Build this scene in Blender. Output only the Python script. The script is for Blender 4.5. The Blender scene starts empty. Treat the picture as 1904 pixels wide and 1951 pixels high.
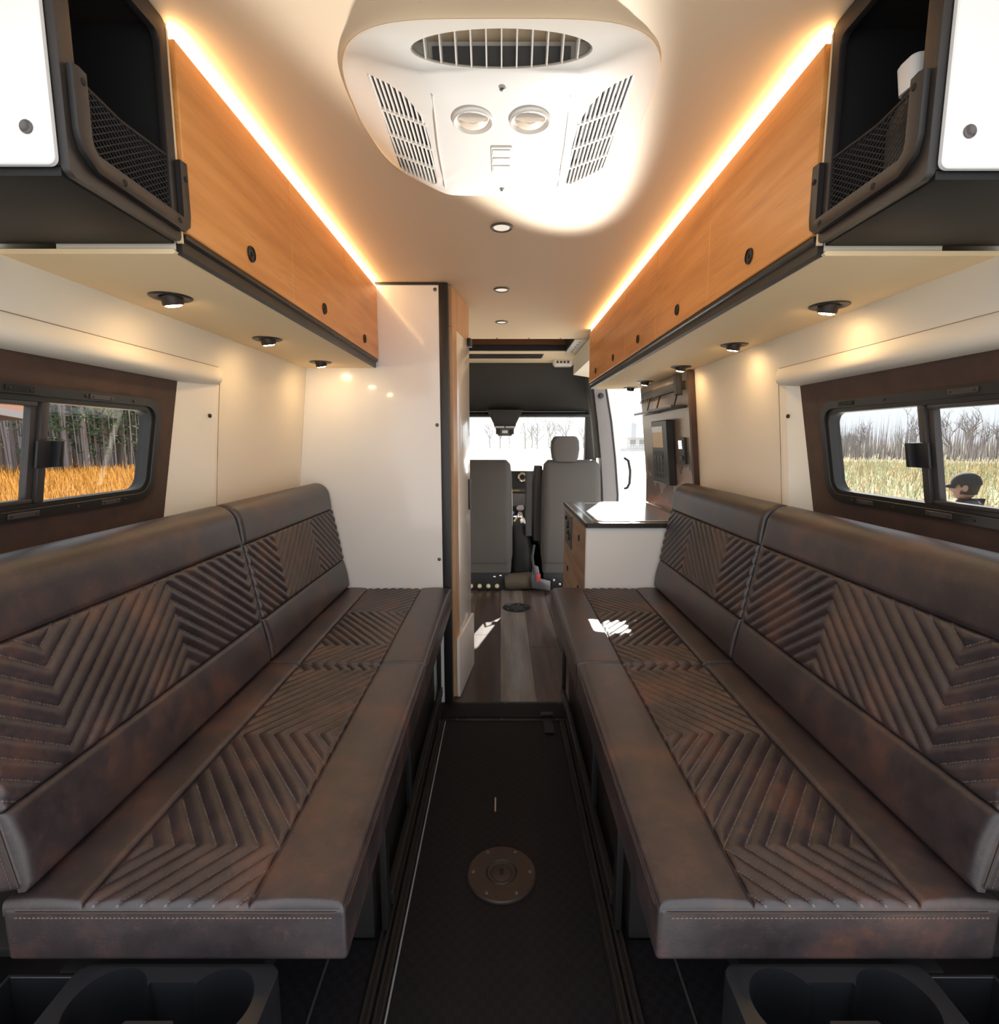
import bpy, bmesh, math, random
from mathutils import Vector, Matrix
R = math.radians
random.seed(7)
SC = bpy.context.scene
COL = SC.collection

# ------------------------------------------------------------------ camera
FPX, IW, IH = 1000.0, 1904.0, 1951.0
cam_d = bpy.data.cameras.new('camera')
cam_d.sensor_fit = 'HORIZONTAL'
cam_d.sensor_width = 36.0
cam_d.lens = 36.0 * FPX / IW
cam_d.clip_start = 0.02
cam_d.clip_end = 500
cam_d.shift_x = -4.0 / IW
cam = bpy.data.objects.new('camera', cam_d)
COL.objects.link(cam)
cam.location = (0, 0, 1.24)
cam.rotation_euler = (math.pi / 2 - math.atan(135.5 / FPX), 0, 0)
SC.camera = cam

# ------------------------------------------------------------------ world, sun, exposure
SKY = 1.6
w = bpy.data.worlds.new('world')
SC.world = w
w.use_nodes = True
bg = w.node_tree.nodes['Background']
bg.inputs[0].default_value = (0.89, 0.945, 1.0, 1)
bg.inputs[1].default_value = SKY
sun_d = bpy.data.lights.new('sun', 'SUN')
sun_d.energy = 24
sun_d.angle = R(0.6)
sun_d.color = (1.0, 0.95, 0.87)
sun = bpy.data.objects.new('sun', sun_d)
COL.objects.link(sun)
SUN_TO = Vector((0.25, 0.968, 0.632))
sun.rotation_euler = SUN_TO.to_track_quat('Z', 'Y').to_euler()
# added spot lamp standing in for sunlight thrown up off the sink lid
gl_d = bpy.data.lights.new('glint_stand_in', 'SPOT')
gl_d.energy = 270
gl_d.color = (1.0, 0.97, 0.92)
gl_d.spot_size = R(26)
gl_d.spot_blend = 0.5
gl_d.shadow_soft_size = 0.04
gl = bpy.data.objects.new('glint_stand_in', gl_d)
COL.objects.link(gl)
gl.location = (0.62, 2.85, 0.93)
gl.rotation_euler = (gl.location - Vector((0.04, 1.24, 1.9))).to_track_quat('Z', 'Y').to_euler()
gl.scale = (0.68, 1.0, 1.0)
vs = SC.view_settings
vs.view_transform = 'Standard'
vs.look = 'None'
vs.exposure = 0.3
vs.gamma = 1.0
vs.use_curve_mapping = False
cy = SC.cycles
cy.use_denoising = True
cy.max_bounces = 10
cy.diffuse_bounces = 6
cy.glossy_bounces = 5
cy.transparent_max_bounces = 16
cy.caustics_reflective = False
cy.caustics_refractive = False
cy.sample_clamp_indirect = 6

# ------------------------------------------------------------------ materials
MATS = {}


def nt_new(name):
    m = bpy.data.materials.new(name)
    m.use_nodes = True
    nt = m.node_tree
    for n in list(nt.nodes):
        nt.nodes.remove(n)
    return m, nt


def nd(nt, t, **k):
    n = nt.nodes.new(t)
    for a, b in k.items():
        setattr(n, a, b)
    return n


def pos_map(nt, scale=(1, 1, 1)):
    g = nd(nt, 'ShaderNodeNewGeometry')
    mp = nd(nt, 'ShaderNodeMapping')
    mp.inputs['Scale'].default_value = scale
    nt.links.new(g.outputs['Position'], mp.inputs[0])
    return mp.outputs[0]


def ramp(nt, fac, stops):
    r = nd(nt, 'ShaderNodeValToRGB')
    el = r.color_ramp.elements
    while len(el) < len(stops):
        el.new(0.5)
    for e, (p, c) in zip(el, stops):
        e.position = p
        e.color = (*c, 1)
    nt.links.new(fac, r.inputs[0])
    return r.outputs[0]


def noise(nt, vec, scale, detail=4, rough=0.55):
    n = nd(nt, 'ShaderNodeTexNoise')
    n.inputs['Scale'].default_value = scale
    n.inputs['Detail'].default_value = detail
    n.inputs['Roughness'].default_value = rough
    nt.links.new(vec, n.inputs['Vector'])
    return n.outputs[0]


def bump(nt, h, strength, dist, b):
    bp = nd(nt, 'ShaderNodeBump')
    bp.inputs['Strength'].default_value = strength
    bp.inputs['Distance'].default_value = dist
    nt.links.new(h, bp.inputs['Height'])
    nt.links.new(bp.outputs[0], b.inputs['Normal'])


def pbr(name, col, rough=0.5, metal=0.0, coat=0.0, spec=0.5, var=None, bmp=None, sheen=0.0, stretch=(1, 1, 1)):
    """col: linear rgb; var: (noise scale, second colour, low, high); bmp: (scale, strength, distance)"""
    m, nt = nt_new(name)
    b = nd(nt, 'ShaderNodeBsdfPrincipled')
    o = nd(nt, 'ShaderNodeOutputMaterial')
    nt.links.new(b.outputs[0], o.inputs[0])
    b.inputs['Base Color'].default_value = (*col, 1)
    b.inputs['Roughness'].default_value = rough
    b.inputs['Metallic'].default_value = metal
    b.inputs['Coat Weight'].default_value = coat
    b.inputs['Coat Roughness'].default_value = 0.06
    b.inputs['Specular IOR Level'].default_value = spec
    b.inputs['Sheen Weight'].default_value = sheen
    vec = None
    if var or bmp:
        vec = pos_map(nt, stretch)
    if var:
        n = noise(nt, vec, var[0])
        nt.links.new(ramp(nt, n, [(var[2], col), (var[3], var[1])]), b.inputs['Base Color'])
    if bmp:
        bump(nt, noise(nt, vec, bmp[0], 2), bmp[1], bmp[2], b)
    MATS[name] = m
    return m


def emit(name, col, s):
    m, nt = nt_new(name)
    e = nd(nt, 'ShaderNodeEmission')
    o = nd(nt, 'ShaderNodeOutputMaterial')
    e.inputs[0].default_value = (*col, 1)
    e.inputs[1].default_value = s
    nt.links.new(e.outputs[0], o.inputs[0])
    MATS[name] = m
    return m


def glass(name, tint, refl=0.035):
    m, nt = nt_new(name)
    t = nd(nt, 'ShaderNodeBsdfTransparent')
    t.inputs[0].default_value = (*tint, 1)
    g = nd(nt, 'ShaderNodeBsdfGlossy')
    g.inputs['Roughness'].default_value = 0.0
    mx = nd(nt, 'ShaderNodeMixShader')
    o = nd(nt, 'ShaderNodeOutputMaterial')
    mx.inputs[0].default_value = refl
    nt.links.new(t.outputs[0], mx.inputs[1])
    nt.links.new(g.outputs[0], mx.inputs[2])
    nt.links.new(mx.outputs[0], o.inputs[0])
    MATS[name] = m
    return m


def leather(name, dark, mid, light, quilt=False, rough=0.42):
    m, nt = nt_new(name)
    b = nd(nt, 'ShaderNodeBsdfPrincipled')
    o = nd(nt, 'ShaderNodeOutputMaterial')
    nt.links.new(b.outputs[0], o.inputs[0])
    v = pos_map(nt)
    n1 = noise(nt, v, 7.0, 9, 0.68)
    c = ramp(nt, n1, [(0.33, dark), (0.5, mid), (0.70, light)])
    # fine pull-up scratches
    sv = pos_map(nt, (1, 1, 1))
    n2 = noise(nt, sv, 45, 10, 0.8)
    sc = ramp(nt, n2, [(0.56, (0, 0, 0)), (0.74, (1, 1, 1))])
    mx = nd(nt, 'ShaderNodeMix', data_type='RGBA')
    nt.links.new(c, mx.inputs[6])
    mx.inputs[7].default_value = (*[k * 1.5 for k in light], 1)
    ml = nd(nt, 'ShaderNodeMath', operation='MULTIPLY')
    nt.links.new(sc, ml.inputs[0])
    ml.inputs[1].default_value = 0.5
    nt.links.new(ml.outputs[0], mx.inputs[0])
    out = mx.outputs[2]
    if quilt:
        uv = nd(nt, 'ShaderNodeUVMap', uv_map='quilt')
        sp = nd(nt, 'ShaderNodeSeparateXYZ')
        nt.links.new(uv.outputs[0], sp.inputs[0])
        # distance from the seam (v is counted in channels)
        fr = nd(nt, 'ShaderNodeMath', operation='PINGPONG')
        nt.links.new(sp.outputs[1], fr.inputs[0])
        fr.inputs[1].default_value = 0.5
        near = nd(nt, 'ShaderNodeMath', operation='LESS_THAN')
        nt.links.new(fr.outputs[0], near.inputs[0])
        near.inputs[1].default_value = 0.034
        wv = nd(nt, 'ShaderNodeMath', operation='FRACT')
        nt.links.new(sp.outputs[0], wv.inputs[0])
        dash = nd(nt, 'ShaderNodeMath', operation='LESS_THAN')
        nt.links.new(wv.outputs[0], dash.inputs[0])
        dash.inputs[1].default_value = 0.55
        an = nd(nt, 'ShaderNodeMath', operation='MULTIPLY')
        nt.links.new(near.outputs[0], an.inputs[0])
        nt.links.new(dash.outputs[0], an.inputs[1])
        an2 = nd(nt, 'ShaderNodeMath', operation='MULTIPLY')
        nt.links.new(an.outputs[0], an2.inputs[0])
        an2.inputs[1].default_value = 0.6
        m2 = nd(nt, 'ShaderNodeMix', data_type='RGBA')
        nt.links.new(an2.outputs[0], m2.inputs[0])
        nt.links.new(out, m2.inputs[6])
        m2.inputs[7].default_value = (0.22, 0.17, 0.15, 1)
        out = m2.outputs[2]
    nt.links.new(out, b.inputs['Base Color'])
    rr = nd(nt, 'ShaderNodeMapRange')
    nt.links.new(n1, rr.inputs[0])
    rr.inputs[3].default_value = rough - 0.1
    rr.inputs[4].default_value = rough + 0.14
    nt.links.new(rr.outputs[0], b.inputs['Roughness'])
    b.inputs['Specular IOR Level'].default_value = 0.65
    bump(nt, noise(nt, v, 300, 5, 0.7), 0.35, 0.0012, b)
    MATS[name] = m
    return m


def wood(name, dark, mid, light, axis=1, rough=0.42, scale=1.0, coat=0.15):
    m, nt = nt_new(name)
    b = nd(nt, 'ShaderNodeBsdfPrincipled')
    o = nd(nt, 'ShaderNodeOutputMaterial')
    nt.links.new(b.outputs[0], o.inputs[0])
    s = [14 * scale, 14 * scale, 14 * scale]
    s[axis] = 1.1 * scale
    v = pos_map(nt, s)
    n1 = noise(nt, v, 1.6, 7, 0.6)
    c = ramp(nt, n1, [(0.28, dark), (0.5, mid), (0.72, light)])
    s2 = [60 * scale, 60 * scale, 60 * scale]
    s2[axis] = 3.0 * scale
    n2 = noise(nt, pos_map(nt, s2), 1.3, 3, 0.6)
    k = ramp(nt, n2, [(0.62, (0, 0, 0)), (0.78, (1, 1, 1))])
    ml = nd(nt, 'ShaderNodeMath', operation='MULTIPLY')
    nt.links.new(k, ml.inputs[0])
    ml.inputs[1].default_value = 0.55
    mx = nd(nt, 'ShaderNodeMix', data_type='RGBA')
    nt.links.new(ml.outputs[0], mx.inputs[0])
    nt.links.new(c, mx.inputs[6])
    mx.inputs[7].default_value = (*[q * 0.55 for q in dark], 1)
    nt.links.new(mx.outputs[2], b.inputs['Base Color'])
    b.inputs['Roughness'].default_value = rough
    b.inputs['Coat Weight'].default_value = coat
    b.inputs['Coat Roughness'].default_value = 0.25
    bump(nt, n2, 0.12, 0.001, b)
    MATS[name] = m
    return m


pbr('cream', (0.80, 0.745, 0.645), 0.55, bmp=(260, 0.05, 0.0006))
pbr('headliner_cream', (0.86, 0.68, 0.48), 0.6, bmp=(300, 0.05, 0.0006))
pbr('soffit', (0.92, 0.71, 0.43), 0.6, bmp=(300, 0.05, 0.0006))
pbr('white_panel', (0.80, 0.80, 0.80), 0.22, coat=0.5)
pbr('white_end', (0.83, 0.83, 0.83), 0.35)
pbr('white_plastic', (0.82, 0.79, 0.74), 0.38)
pbr('lens_plastic', (0.80, 0.68, 0.56), 0.3)
pbr('black_metal', (0.012, 0.011, 0.011), 0.38, spec=0.5)
pbr('black_shell', (0.020, 0.017, 0.0165), 0.42, bmp=(500, 0.08, 0.0005))
pbr('matte_black', (0.006, 0.0055, 0.0055), 0.5, spec=0.3)
pbr('black_plastic', (0.013, 0.013, 0.015), 0.45)
pbr('cavity', (0.004, 0.004, 0.005), 0.7)
pbr('holder', (0.012, 0.012, 0.014), 0.36)
pbr('rubber', (0.010, 0.010, 0.013), 0.55)
pbr('window_black', (0.014, 0.013, 0.013), 0.38)
pbr('window_brown', (0.045, 0.038, 0.036), 0.36)
pbr('bracket_grey', (0.11, 0.10, 0.10), 0.4, metal=0.6)
pbr('steel', (0.55, 0.55, 0.56), 0.3, metal=1.0)
pbr('dark_steel', (0.16, 0.16, 0.17), 0.4, metal=0.9)
pbr('bronze', (0.045, 0.032, 0.026), 0.48, metal=0.3)
pbr('chrome', (0.8, 0.8, 0.8), 0.12, metal=1.0)
pbr('net', (0.020, 0.018, 0.018), 0.7)
pbr('grey_post', (0.27, 0.27, 0.30), 0.5)
pbr('seat_fabric', (0.078, 0.070, 0.067), 0.7, bmp=(700, 0.15, 0.0008), sheen=0.2)
pbr('seat_fabric_dark', (0.055, 0.05, 0.05), 0.75, bmp=(700, 0.15, 0.0008))
pbr('cab_liner', (0.028, 0.025, 0.023), 0.65, bmp=(500, 0.1, 0.0008))
pbr('dash', (0.022, 0.021, 0.021), 0.55)
pbr('pillar_grey', (0.20, 0.185, 0.19), 0.5)
pbr('door_white', (0.75, 0.76, 0.78), 0.3, coat=0.4)
pbr('counter', (0.20, 0.195, 0.19), 0.22, coat=0.6)
pbr('lid_steel', (0.80, 0.80, 0.79), 0.17, metal=1.0)
pbr('counter_edge', (0.018, 0.016, 0.016), 0.35)
pbr('label_cream', (0.72, 0.58, 0.38), 0.5)
pbr('red', (0.4, 0.06, 0.06), 0.4)
pbr('blue', (0.03, 0.09, 0.35), 0.4)
pbr('bottle_white', (0.7, 0.72, 0.75), 0.35)
pbr('bag', (0.008, 0.008, 0.009), 0.65, bmp=(90, 0.4, 0.004))
pbr('canvas_brown', (0.09, 0.07, 0.05), 0.8, bmp=(60, 0.4, 0.004))
pbr('piping', (0.035, 0.020, 0.016), 0.5)
pbr('thread', (0.16, 0.10, 0.08), 0.7)
pbr('seam_tan', (0.20, 0.12, 0.06), 0.7)
pbr('seam_dark', (0.012, 0.008, 0.007), 0.7)
pbr('hatch_brown', (0.17, 0.062, 0.02), 0.6)
pbr('trim_white', (0.72, 0.70, 0.66), 0.45)
pbr('suede', (0.060, 0.027, 0.017), 0.75, var=(14, (0.036, 0.017, 0.011), 0.35, 0.7), bmp=(240, 0.2, 0.0008), sheen=0.1)
pbr('yellow_lit', (0.5, 0.35, 0.05), 0.5)
leather('leather', (0.0175, 0.0135, 0.0152), (0.0345, 0.0250, 0.0275), (0.098, 0.044, 0.032), rough=0.36)
leather('leather_quilt', (0.0175, 0.0135, 0.0152), (0.0345, 0.0250, 0.0275), (0.098, 0.044, 0.032), quilt=True, rough=0.36)
wood('oak', (0.48, 0.20, 0.050), (0.64, 0.285, 0.080), (0.74, 0.37, 0.13))
wood('oak_edge', (0.44, 0.24, 0.12), (0.54, 0.32, 0.17), (0.62, 0.40, 0.24), axis=2)
wood('drawer_oak', (0.22, 0.125, 0.075), (0.32, 0.19, 0.115), (0.42, 0.27, 0.175), axis=1)
wood('plank_dark', (0.030, 0.018, 0.015), (0.052, 0.032, 0.026), (0.085, 0.054, 0.044), rough=0.3, coat=0.35)
wood('plank_grey', (0.10, 0.080, 0.072), (0.165, 0.138, 0.124), (0.25, 0.215, 0.195), rough=0.32, coat=0.35)
wood('plank_mid', (0.05, 0.034, 0.030), (0.09, 0.064, 0.056), (0.145, 0.108, 0.096), rough=0.3, coat=0.35)
wood('bark', (0.22, 0.19, 0.19), (0.32, 0.285, 0.28), (0.42, 0.38, 0.37), axis=2, rough=0.9, scale=0.5, coat=0)
pbr('bare_bark', (0.20, 0.18, 0.185), 0.9, var=(0.8, (0.30, 0.275, 0.28), 0.3, 0.7))
pbr('hazed_bark', (0.30, 0.29, 0.29), 0.9)  # paler than the nearer bark: haze ahead put into the colour
pbr('house_roof', (0.42, 0.43, 0.44), 0.8)  # house colours washed out: glare and haze ahead put into them
pbr('house_wall', (0.6, 0.6, 0.6), 0.8)
pbr('house_window', (0.30, 0.30, 0.30), 0.3)
pbr('porch_roof', (0.24, 0.10, 0.06), 0.7)
pbr('porch_beam', (0.15, 0.14, 0.15), 0.7)
pbr('skin', (0.26, 0.15, 0.11), 0.55)
pbr('jacket', (0.022, 0.020, 0.020), 0.85, bmp=(60, 0.3, 0.004))
pbr('trousers', (0.03, 0.035, 0.05), 0.85)
pbr('cap', (0.018, 0.017, 0.017), 0.85)
pbr('hair', (0.014, 0.010, 0.008), 0.6)
pbr('ridge_far', (0.24, 0.22, 0.225), 0.9)
pbr('stem_grey', (0.36, 0.33, 0.335), 0.9)
emit('led', (1.0, 0.64, 0.30), 23.0)
emit('lamp', (1.0, 0.66, 0.32), 150.0)
emit('down_lens', (1.0, 0.86, 0.70), 0.75)
glass('tint_glass', (0.76, 0.76, 0.76))
glass('clear_glass', (0.95, 0.96, 0.955))


def foliage(name, c1, c2, scale):
    m, nt = nt_new(name)
    d = nd(nt, 'ShaderNodeBsdfDiffuse')
    t = nd(nt, 'ShaderNodeBsdfTranslucent')
    mx = nd(nt, 'ShaderNodeMixShader')
    o = nd(nt, 'ShaderNodeOutputMaterial')
    c = ramp(nt, noise(nt, pos_map(nt), scale), [(0.35, c1), (0.65, c2)])
    nt.links.new(c, d.inputs[0])
    nt.links.new(c, t.inputs[0])
    mx.inputs[0].default_value = 0.5
    nt.links.new(d.outputs[0], mx.inputs[1])
    nt.links.new(t.outputs[0], mx.inputs[2])
    nt.links.new(mx.outputs[0], o.inputs[0])
    MATS[name] = m


foliage('dry_grass', (0.44, 0.235, 0.06), (0.34, 0.17, 0.04), 0.9)
foliage('pale_grass', (0.25, 0.225, 0.13), (0.33, 0.24, 0.125), 0.8)
foliage('shrub_green', (0.18, 0.22, 0.14), (0.25, 0.26, 0.16), 1.2)
foliage('needles', (0.12, 0.18, 0.10), (0.18, 0.25, 0.14), 0.7)


def ground_mat():
    m, nt = nt_new('ground')
    b = nd(nt, 'ShaderNodeBsdfPrincipled')
    o = nd(nt, 'ShaderNodeOutputMaterial')
    nt.links.new(b.outputs[0], o.inputs[0])
    v = pos_map(nt)
    sep = nd(nt, 'ShaderNodeSeparateXYZ')
    nt.links.new(v, sep.inputs[0])
    n = noise(nt, v, 0.9, 8, 0.7)
    gold = ramp(nt, n, [(0.35, (0.22, 0.10, 0.018)), (0.65, (0.33, 0.16, 0.034))])
    n2 = noise(nt, v, 0.35, 8, 0.7)
    tan = ramp(nt, n2, [(0.35, (0.15, 0.165, 0.085)), (0.55, (0.24, 0.20, 0.10)), (0.7, (0.36, 0.24, 0.11))])
    lot = ramp(nt, n, [(0.3, (0.42, 0.38, 0.33)), (0.7, (0.55, 0.51, 0.45))])

    def side(off, wid, sgn, axis):
        mr = nd(nt, 'ShaderNodeMapRange')
        nt.links.new(sep.outputs[axis], mr.inputs[0])
        mr.inputs[1].default_value = off
        mr.inputs[2].default_value = off + wid * sgn
        return mr.outputs[0]
    m1 = nd(nt, 'ShaderNodeMix', data_type='RGBA')
    nt.links.new(side(0, 2, 1, 0), m1.inputs[0])
    nt.links.new(gold, m1.inputs[6])
    nt.links.new(tan, m1.inputs[7])
    # the lot ahead is paled: its glare is put into the ground colour
    mul = nd(nt, 'ShaderNodeMath', operation='MULTIPLY')
    ab = nd(nt, 'ShaderNodeMath', operation='ABSOLUTE')
    nt.links.new(sep.outputs[0], ab.inputs[0])
    dv = nd(nt, 'ShaderNodeMath', operation='MULTIPLY_ADD')
    nt.links.new(sep.outputs[1], dv.inputs[0])
    dv.inputs[1].default_value = -0.42
    dv.inputs[2].default_value = -1.5
    ad = nd(nt, 'ShaderNodeMath', operation='ADD')
    nt.links.new(ab.outputs[0], ad.inputs[0])
    nt.links.new(dv.outputs[0], ad.inputs[1])
    lt = nd(nt, 'ShaderNodeMapRange')
    nt.links.new(ad.outputs[0], lt.inputs[0])
    lt.inputs[1].default_value = 1.0
    lt.inputs[2].default_value = 0.0
    m2 = nd(nt, 'ShaderNodeMix', data_type='RGBA')
    nt.links.new(lt.outputs[0], m2.inputs[0])
    nt.links.new(m1.outputs[2], m2.inputs[6])
    nt.links.new(lot, m2.inputs[7])
    rear_bounce = ramp(nt, n, [(0.3, (0.25, 0.25, 0.25)), (0.7, (0.32, 0.318, 0.315))])  # unseen ground behind, its grey set to bounce light up into the van
    m3 = nd(nt, 'ShaderNodeMix', data_type='RGBA')
    nt.links.new(side(2.2, 1.0, -1, 1), m3.inputs[0])
    nt.links.new(m2.outputs[2], m3.inputs[6])
    nt.links.new(rear_bounce, m3.inputs[7])
    nt.links.new(m3.outputs[2], b.inputs['Base Color'])
    b.inputs['Roughness'].default_value = 0.95
    MATS['ground'] = m


def mat_tread():
    """black rubber with a fine woven tread"""
    m, nt = nt_new('tread')
    b = nd(nt, 'ShaderNodeBsdfPrincipled')
    o = nd(nt, 'ShaderNodeOutputMaterial')
    nt.links.new(b.outputs[0], o.inputs[0])
    v = pos_map(nt)
    ck = nd(nt, 'ShaderNodeTexChecker')
    ck.inputs['Scale'].default_value = 58
    nt.links.new(v, ck.inputs[0])
    n = noise(nt, pos_map(nt, (1, 0.35, 1)), 260, 3, 0.7)
    ad = nd(nt, 'ShaderNodeMath', operation='MULTIPLY_ADD')
    nt.links.new(ck.outputs[1], ad.inputs[0])
    ad.inputs[1].default_value = 0.25
    nt.links.new(n, ad.inputs[2])
    c = ramp(nt, ad.outputs[0], [(0.35, (0.0022, 0.0022, 0.0036)), (0.9, (0.008, 0.008, 0.0115))])
    nt.links.new(c, b.inputs['Base Color'])
    b.inputs['Roughness'].default_value = 0.6
    b.inputs['Specular IOR Level'].default_value = 0.3
    bump(nt, ad.outputs[0], 0.5, 0.0016, b)
    MATS['tread'] = m


def mat_mural():
    """printed splash panel: brushed tan sky, pale peaks, rust foothills"""
    m, nt = nt_new('mural')
    b = nd(nt, 'ShaderNodeBsdfPrincipled')
    o = nd(nt, 'ShaderNodeOutputMaterial')
    nt.links.new(b.outputs[0], o.inputs[0])
    v = pos_map(nt)
    sep = nd(nt, 'ShaderNodeSeparateXYZ')
    nt.links.new(v, sep.inputs[0])

    def ridge(base, amp, scale, seed):
        mp = nd(nt, 'ShaderNodeCombineXYZ')
        nt.links.new(sep.outputs[1], mp.inputs[0])
        mp.inputs[1].default_value = seed
        n = noise(nt, mp.outputs[0], scale, 4, 0.45)
        ma = nd(nt, 'ShaderNodeMath', operation='MULTIPLY_ADD')
        nt.links.new(n, ma.inputs[0])
        ma.inputs[1].default_value = amp
        ma.inputs[2].default_value = base
        lt = nd(nt, 'ShaderNodeMath', operation='LESS_THAN')
        nt.links.new(sep.outputs[2], lt.inputs[0])
        nt.links.new(ma.outputs[0], lt.inputs[1])
        return lt.outputs[0]
    cur = None
    sky = ramp(nt, sep.outputs[2], [(0.9, (0.30, 0.25, 0.21)), (1.0, (0.22, 0.17, 0.14))])
    cur = sky
    for (bs, am, s, seed, colr) in ((0.90, 0.45, 6, 3.3, (0.16, 0.14, 0.13)), (0.78, 0.58, 7, 1.7, (0.42, 0.33, 0.30)), (0.78, 0.42, 8, 9.1, (0.20, 0.15, 0.14)), (0.76, 0.34, 5, 5.5, (0.36, 0.16, 0.09))):
        mx = nd(nt, 'ShaderNodeMix', data_type='RGBA')
        nt.links.new(ridge(bs, am, s, seed), mx.inputs[0])
        nt.links.new(cur, mx.inputs[6])
        mx.inputs[7].default_value = (*colr, 1)
        cur = mx.outputs[2]
    nt.links.new(cur, b.inputs['Base Color'])
    b.inputs['Roughness'].default_value = 0.35
    b.inputs['Metallic'].default_value = 0.25
    MATS['mural'] = m


ground_mat()
mat_tread()
mat_mural()

# ------------------------------------------------------------------ mesh helpers
WL = {}


class MB:
    def __init__(s):
        s.v, s.f = [], []

    def add(s, vs, fs):
        n = len(s.v)
        s.v += [tuple(p) for p in vs]
        s.f += [tuple(i + n for i in q) for q in fs]
        return s

    def box(s, x0, x1, y0, y1, z0, z1):
        return s.add([(x, y, z) for z in (z0, z1) for y in (y0, y1) for x in (x0, x1)],
                     [(0, 2, 3, 1), (4, 5, 7, 6), (0, 1, 5, 4), (2, 6, 7, 3), (0, 4, 6, 2), (1, 3, 7, 5)])

    def prism(s, pts, axis, a0, a1):
        """2-D polygon extruded along axis (0: pts=(y,z), 1: pts=(x,z), 2: pts=(x,y))"""
        def P(p, a):
            return (a, p[0], p[1]) if axis == 0 else (p[0], a, p[1]) if axis == 1 else (p[0], p[1], a)
        n = len(pts)
        vs = [P(p, a0) for p in pts] + [P(p, a1) for p in pts]
        fs = [tuple(range(n)), tuple(range(2 * n - 1, n - 1, -1))]
        fs += [(i, (i + 1) % n, n + (i + 1) % n, n + i) for i in range(n)]
        return s.add(vs, fs)

    def hexa(s, p):
        """eight corners: 0-3 one face in order, 4-7 the opposite face"""
        return s.add(p, [(0, 1, 2, 3), (7, 6, 5, 4), (0, 4, 5, 1), (1, 5, 6, 2), (2, 6, 7, 3), (3, 7, 4, 0)])

    def lathe(s, prof, c=(0, 0, 0), axis=(0, 0, 1), n=24, sx=1.0, sy=1.0):
        """prof: [(radius, height)] revolved about axis through c; closed with caps"""
        q = Vector(axis).normalized().to_track_quat('Z', 'Y')
        vs, fs = [], []
        for (r, h) in prof:
            for k in range(n):
                a = 2 * math.pi * k / n
                vs.append(Vector(c) + q @ Vector((r * math.cos(a) * sx, r * math.sin(a) * sy, h)))
        for i in range(len(prof) - 1):
            for k in range(n):
                k2 = (k + 1) % n
                fs.append((i * n + k, i * n + k2, (i + 1) * n + k2, (i + 1) * n + k))
        fs.append(tuple(range(n - 1, -1, -1)))
        m = (len(prof) - 1) * n
        fs.append(tuple(range(m, m + n)))
        return s.add(vs, fs)

    def tube(s, path, r, n=8, closed=False):
        pts = [Vector(p) for p in path]
        m = len(pts)
        rs = r if isinstance(r, (list, tuple)) else [r] * m
        vs, fs = [], []
        up = None
        for i, p in enumerate(pts):
            a = pts[(i - 1) % m] if (closed or i > 0) else p
            b = pts[(i + 1) % m] if (closed or i < m - 1) else p
            t = (b - a).normalized()
            if up is None:
                up = Vector((0, 0, 1)) if abs(t.z) < 0.9 else Vector((1, 0, 0))
            sd = t.cross(up).normalized()
            up = sd.cross(t).normalized()
            for k in range(n):
                an = 2 * math.pi * k / n
                vs.append(p + (sd * math.cos(an) + up * math.sin(an)) * rs[i])
        for i in range(m if closed else m - 1):
            j = (i + 1) % m
            for k in range(n):
                k2 = (k + 1) % n
                fs.append((i * n + k, i * n + k2, j * n + k2, j * n + k))
        if not closed:
            fs.append(tuple(range(n - 1, -1, -1)))
            fs.append(tuple(range((m - 1) * n, m * n)))
        return s.add(vs, fs)

    def sheet(s, rows, closed=False):
        """rows of equal length joined by quads"""
        n = len(rows[0])
        vs = [p for r in rows for p in r]
        fs = []
        for i in range(len(rows) - 1):
            for k in range(n if closed else n - 1):
                k2 = (k + 1) % n
                fs.append((i * n + k, i * n + k2, (i + 1) * n + k2, (i + 1) * n + k))
        return s.add(vs, fs)

    def loft(s, rows):
        """closed rings joined and capped"""
        n = len(rows[0])
        o = len(s.v)
        s.sheet(rows, closed=True)
        s.f.append(tuple(o + i for i in range(n - 1, -1, -1)))
        m = o + (len(rows) - 1) * n
        s.f.append(tuple(m + i for i in range(n)))
        return s


def rrect(x0, x1, y0, y1, r, k=6):
    pts = []
    for cx, cy_, a0 in ((x1 - r, y1 - r, 0), (x0 + r, y1 - r, 90), (x0 + r, y0 + r, 180), (x1 - r, y0 + r, 270)):
        for i in range(k + 1):
            a = R(a0 + 90 * i / k)
            pts.append((cx + r * math.cos(a), cy_ + r * math.sin(a)))
    return pts


def mesh_of(name, mb, mat, bevel=0, seg=2, smooth=35, recalc=True):
    me = bpy.data.meshes.new(name)
    me.from_pydata(mb.v, [], mb.f)
    bm = bmesh.new()
    bm.from_mesh(me)
    if recalc:
        bmesh.ops.recalc_face_normals(bm, faces=bm.faces)
    if bevel:
        es = [e for e in bm.edges if len(e.link_faces) == 2 and e.calc_face_angle(0) > R(25)]
        bmesh.ops.bevel(bm, geom=es, offset=bevel, segments=seg, profile=0.6, affect='EDGES', clamp_overlap=True)
    bm.to_mesh(me)
    bm.free()
    if smooth:
        for p in me.polygons:
            p.use_smooth = True
        me.set_sharp_from_angle(angle=R(smooth))
    if mat:
        me.materials.append(MATS[mat])
    return me


def link(o, parent, wl):
    COL.objects.link(o)
    WL[o] = Vector(wl)
    if parent:
        o.parent = parent
        o.location = Vector(wl) - WL[parent]
    else:
        o.location = wl
    return o


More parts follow.
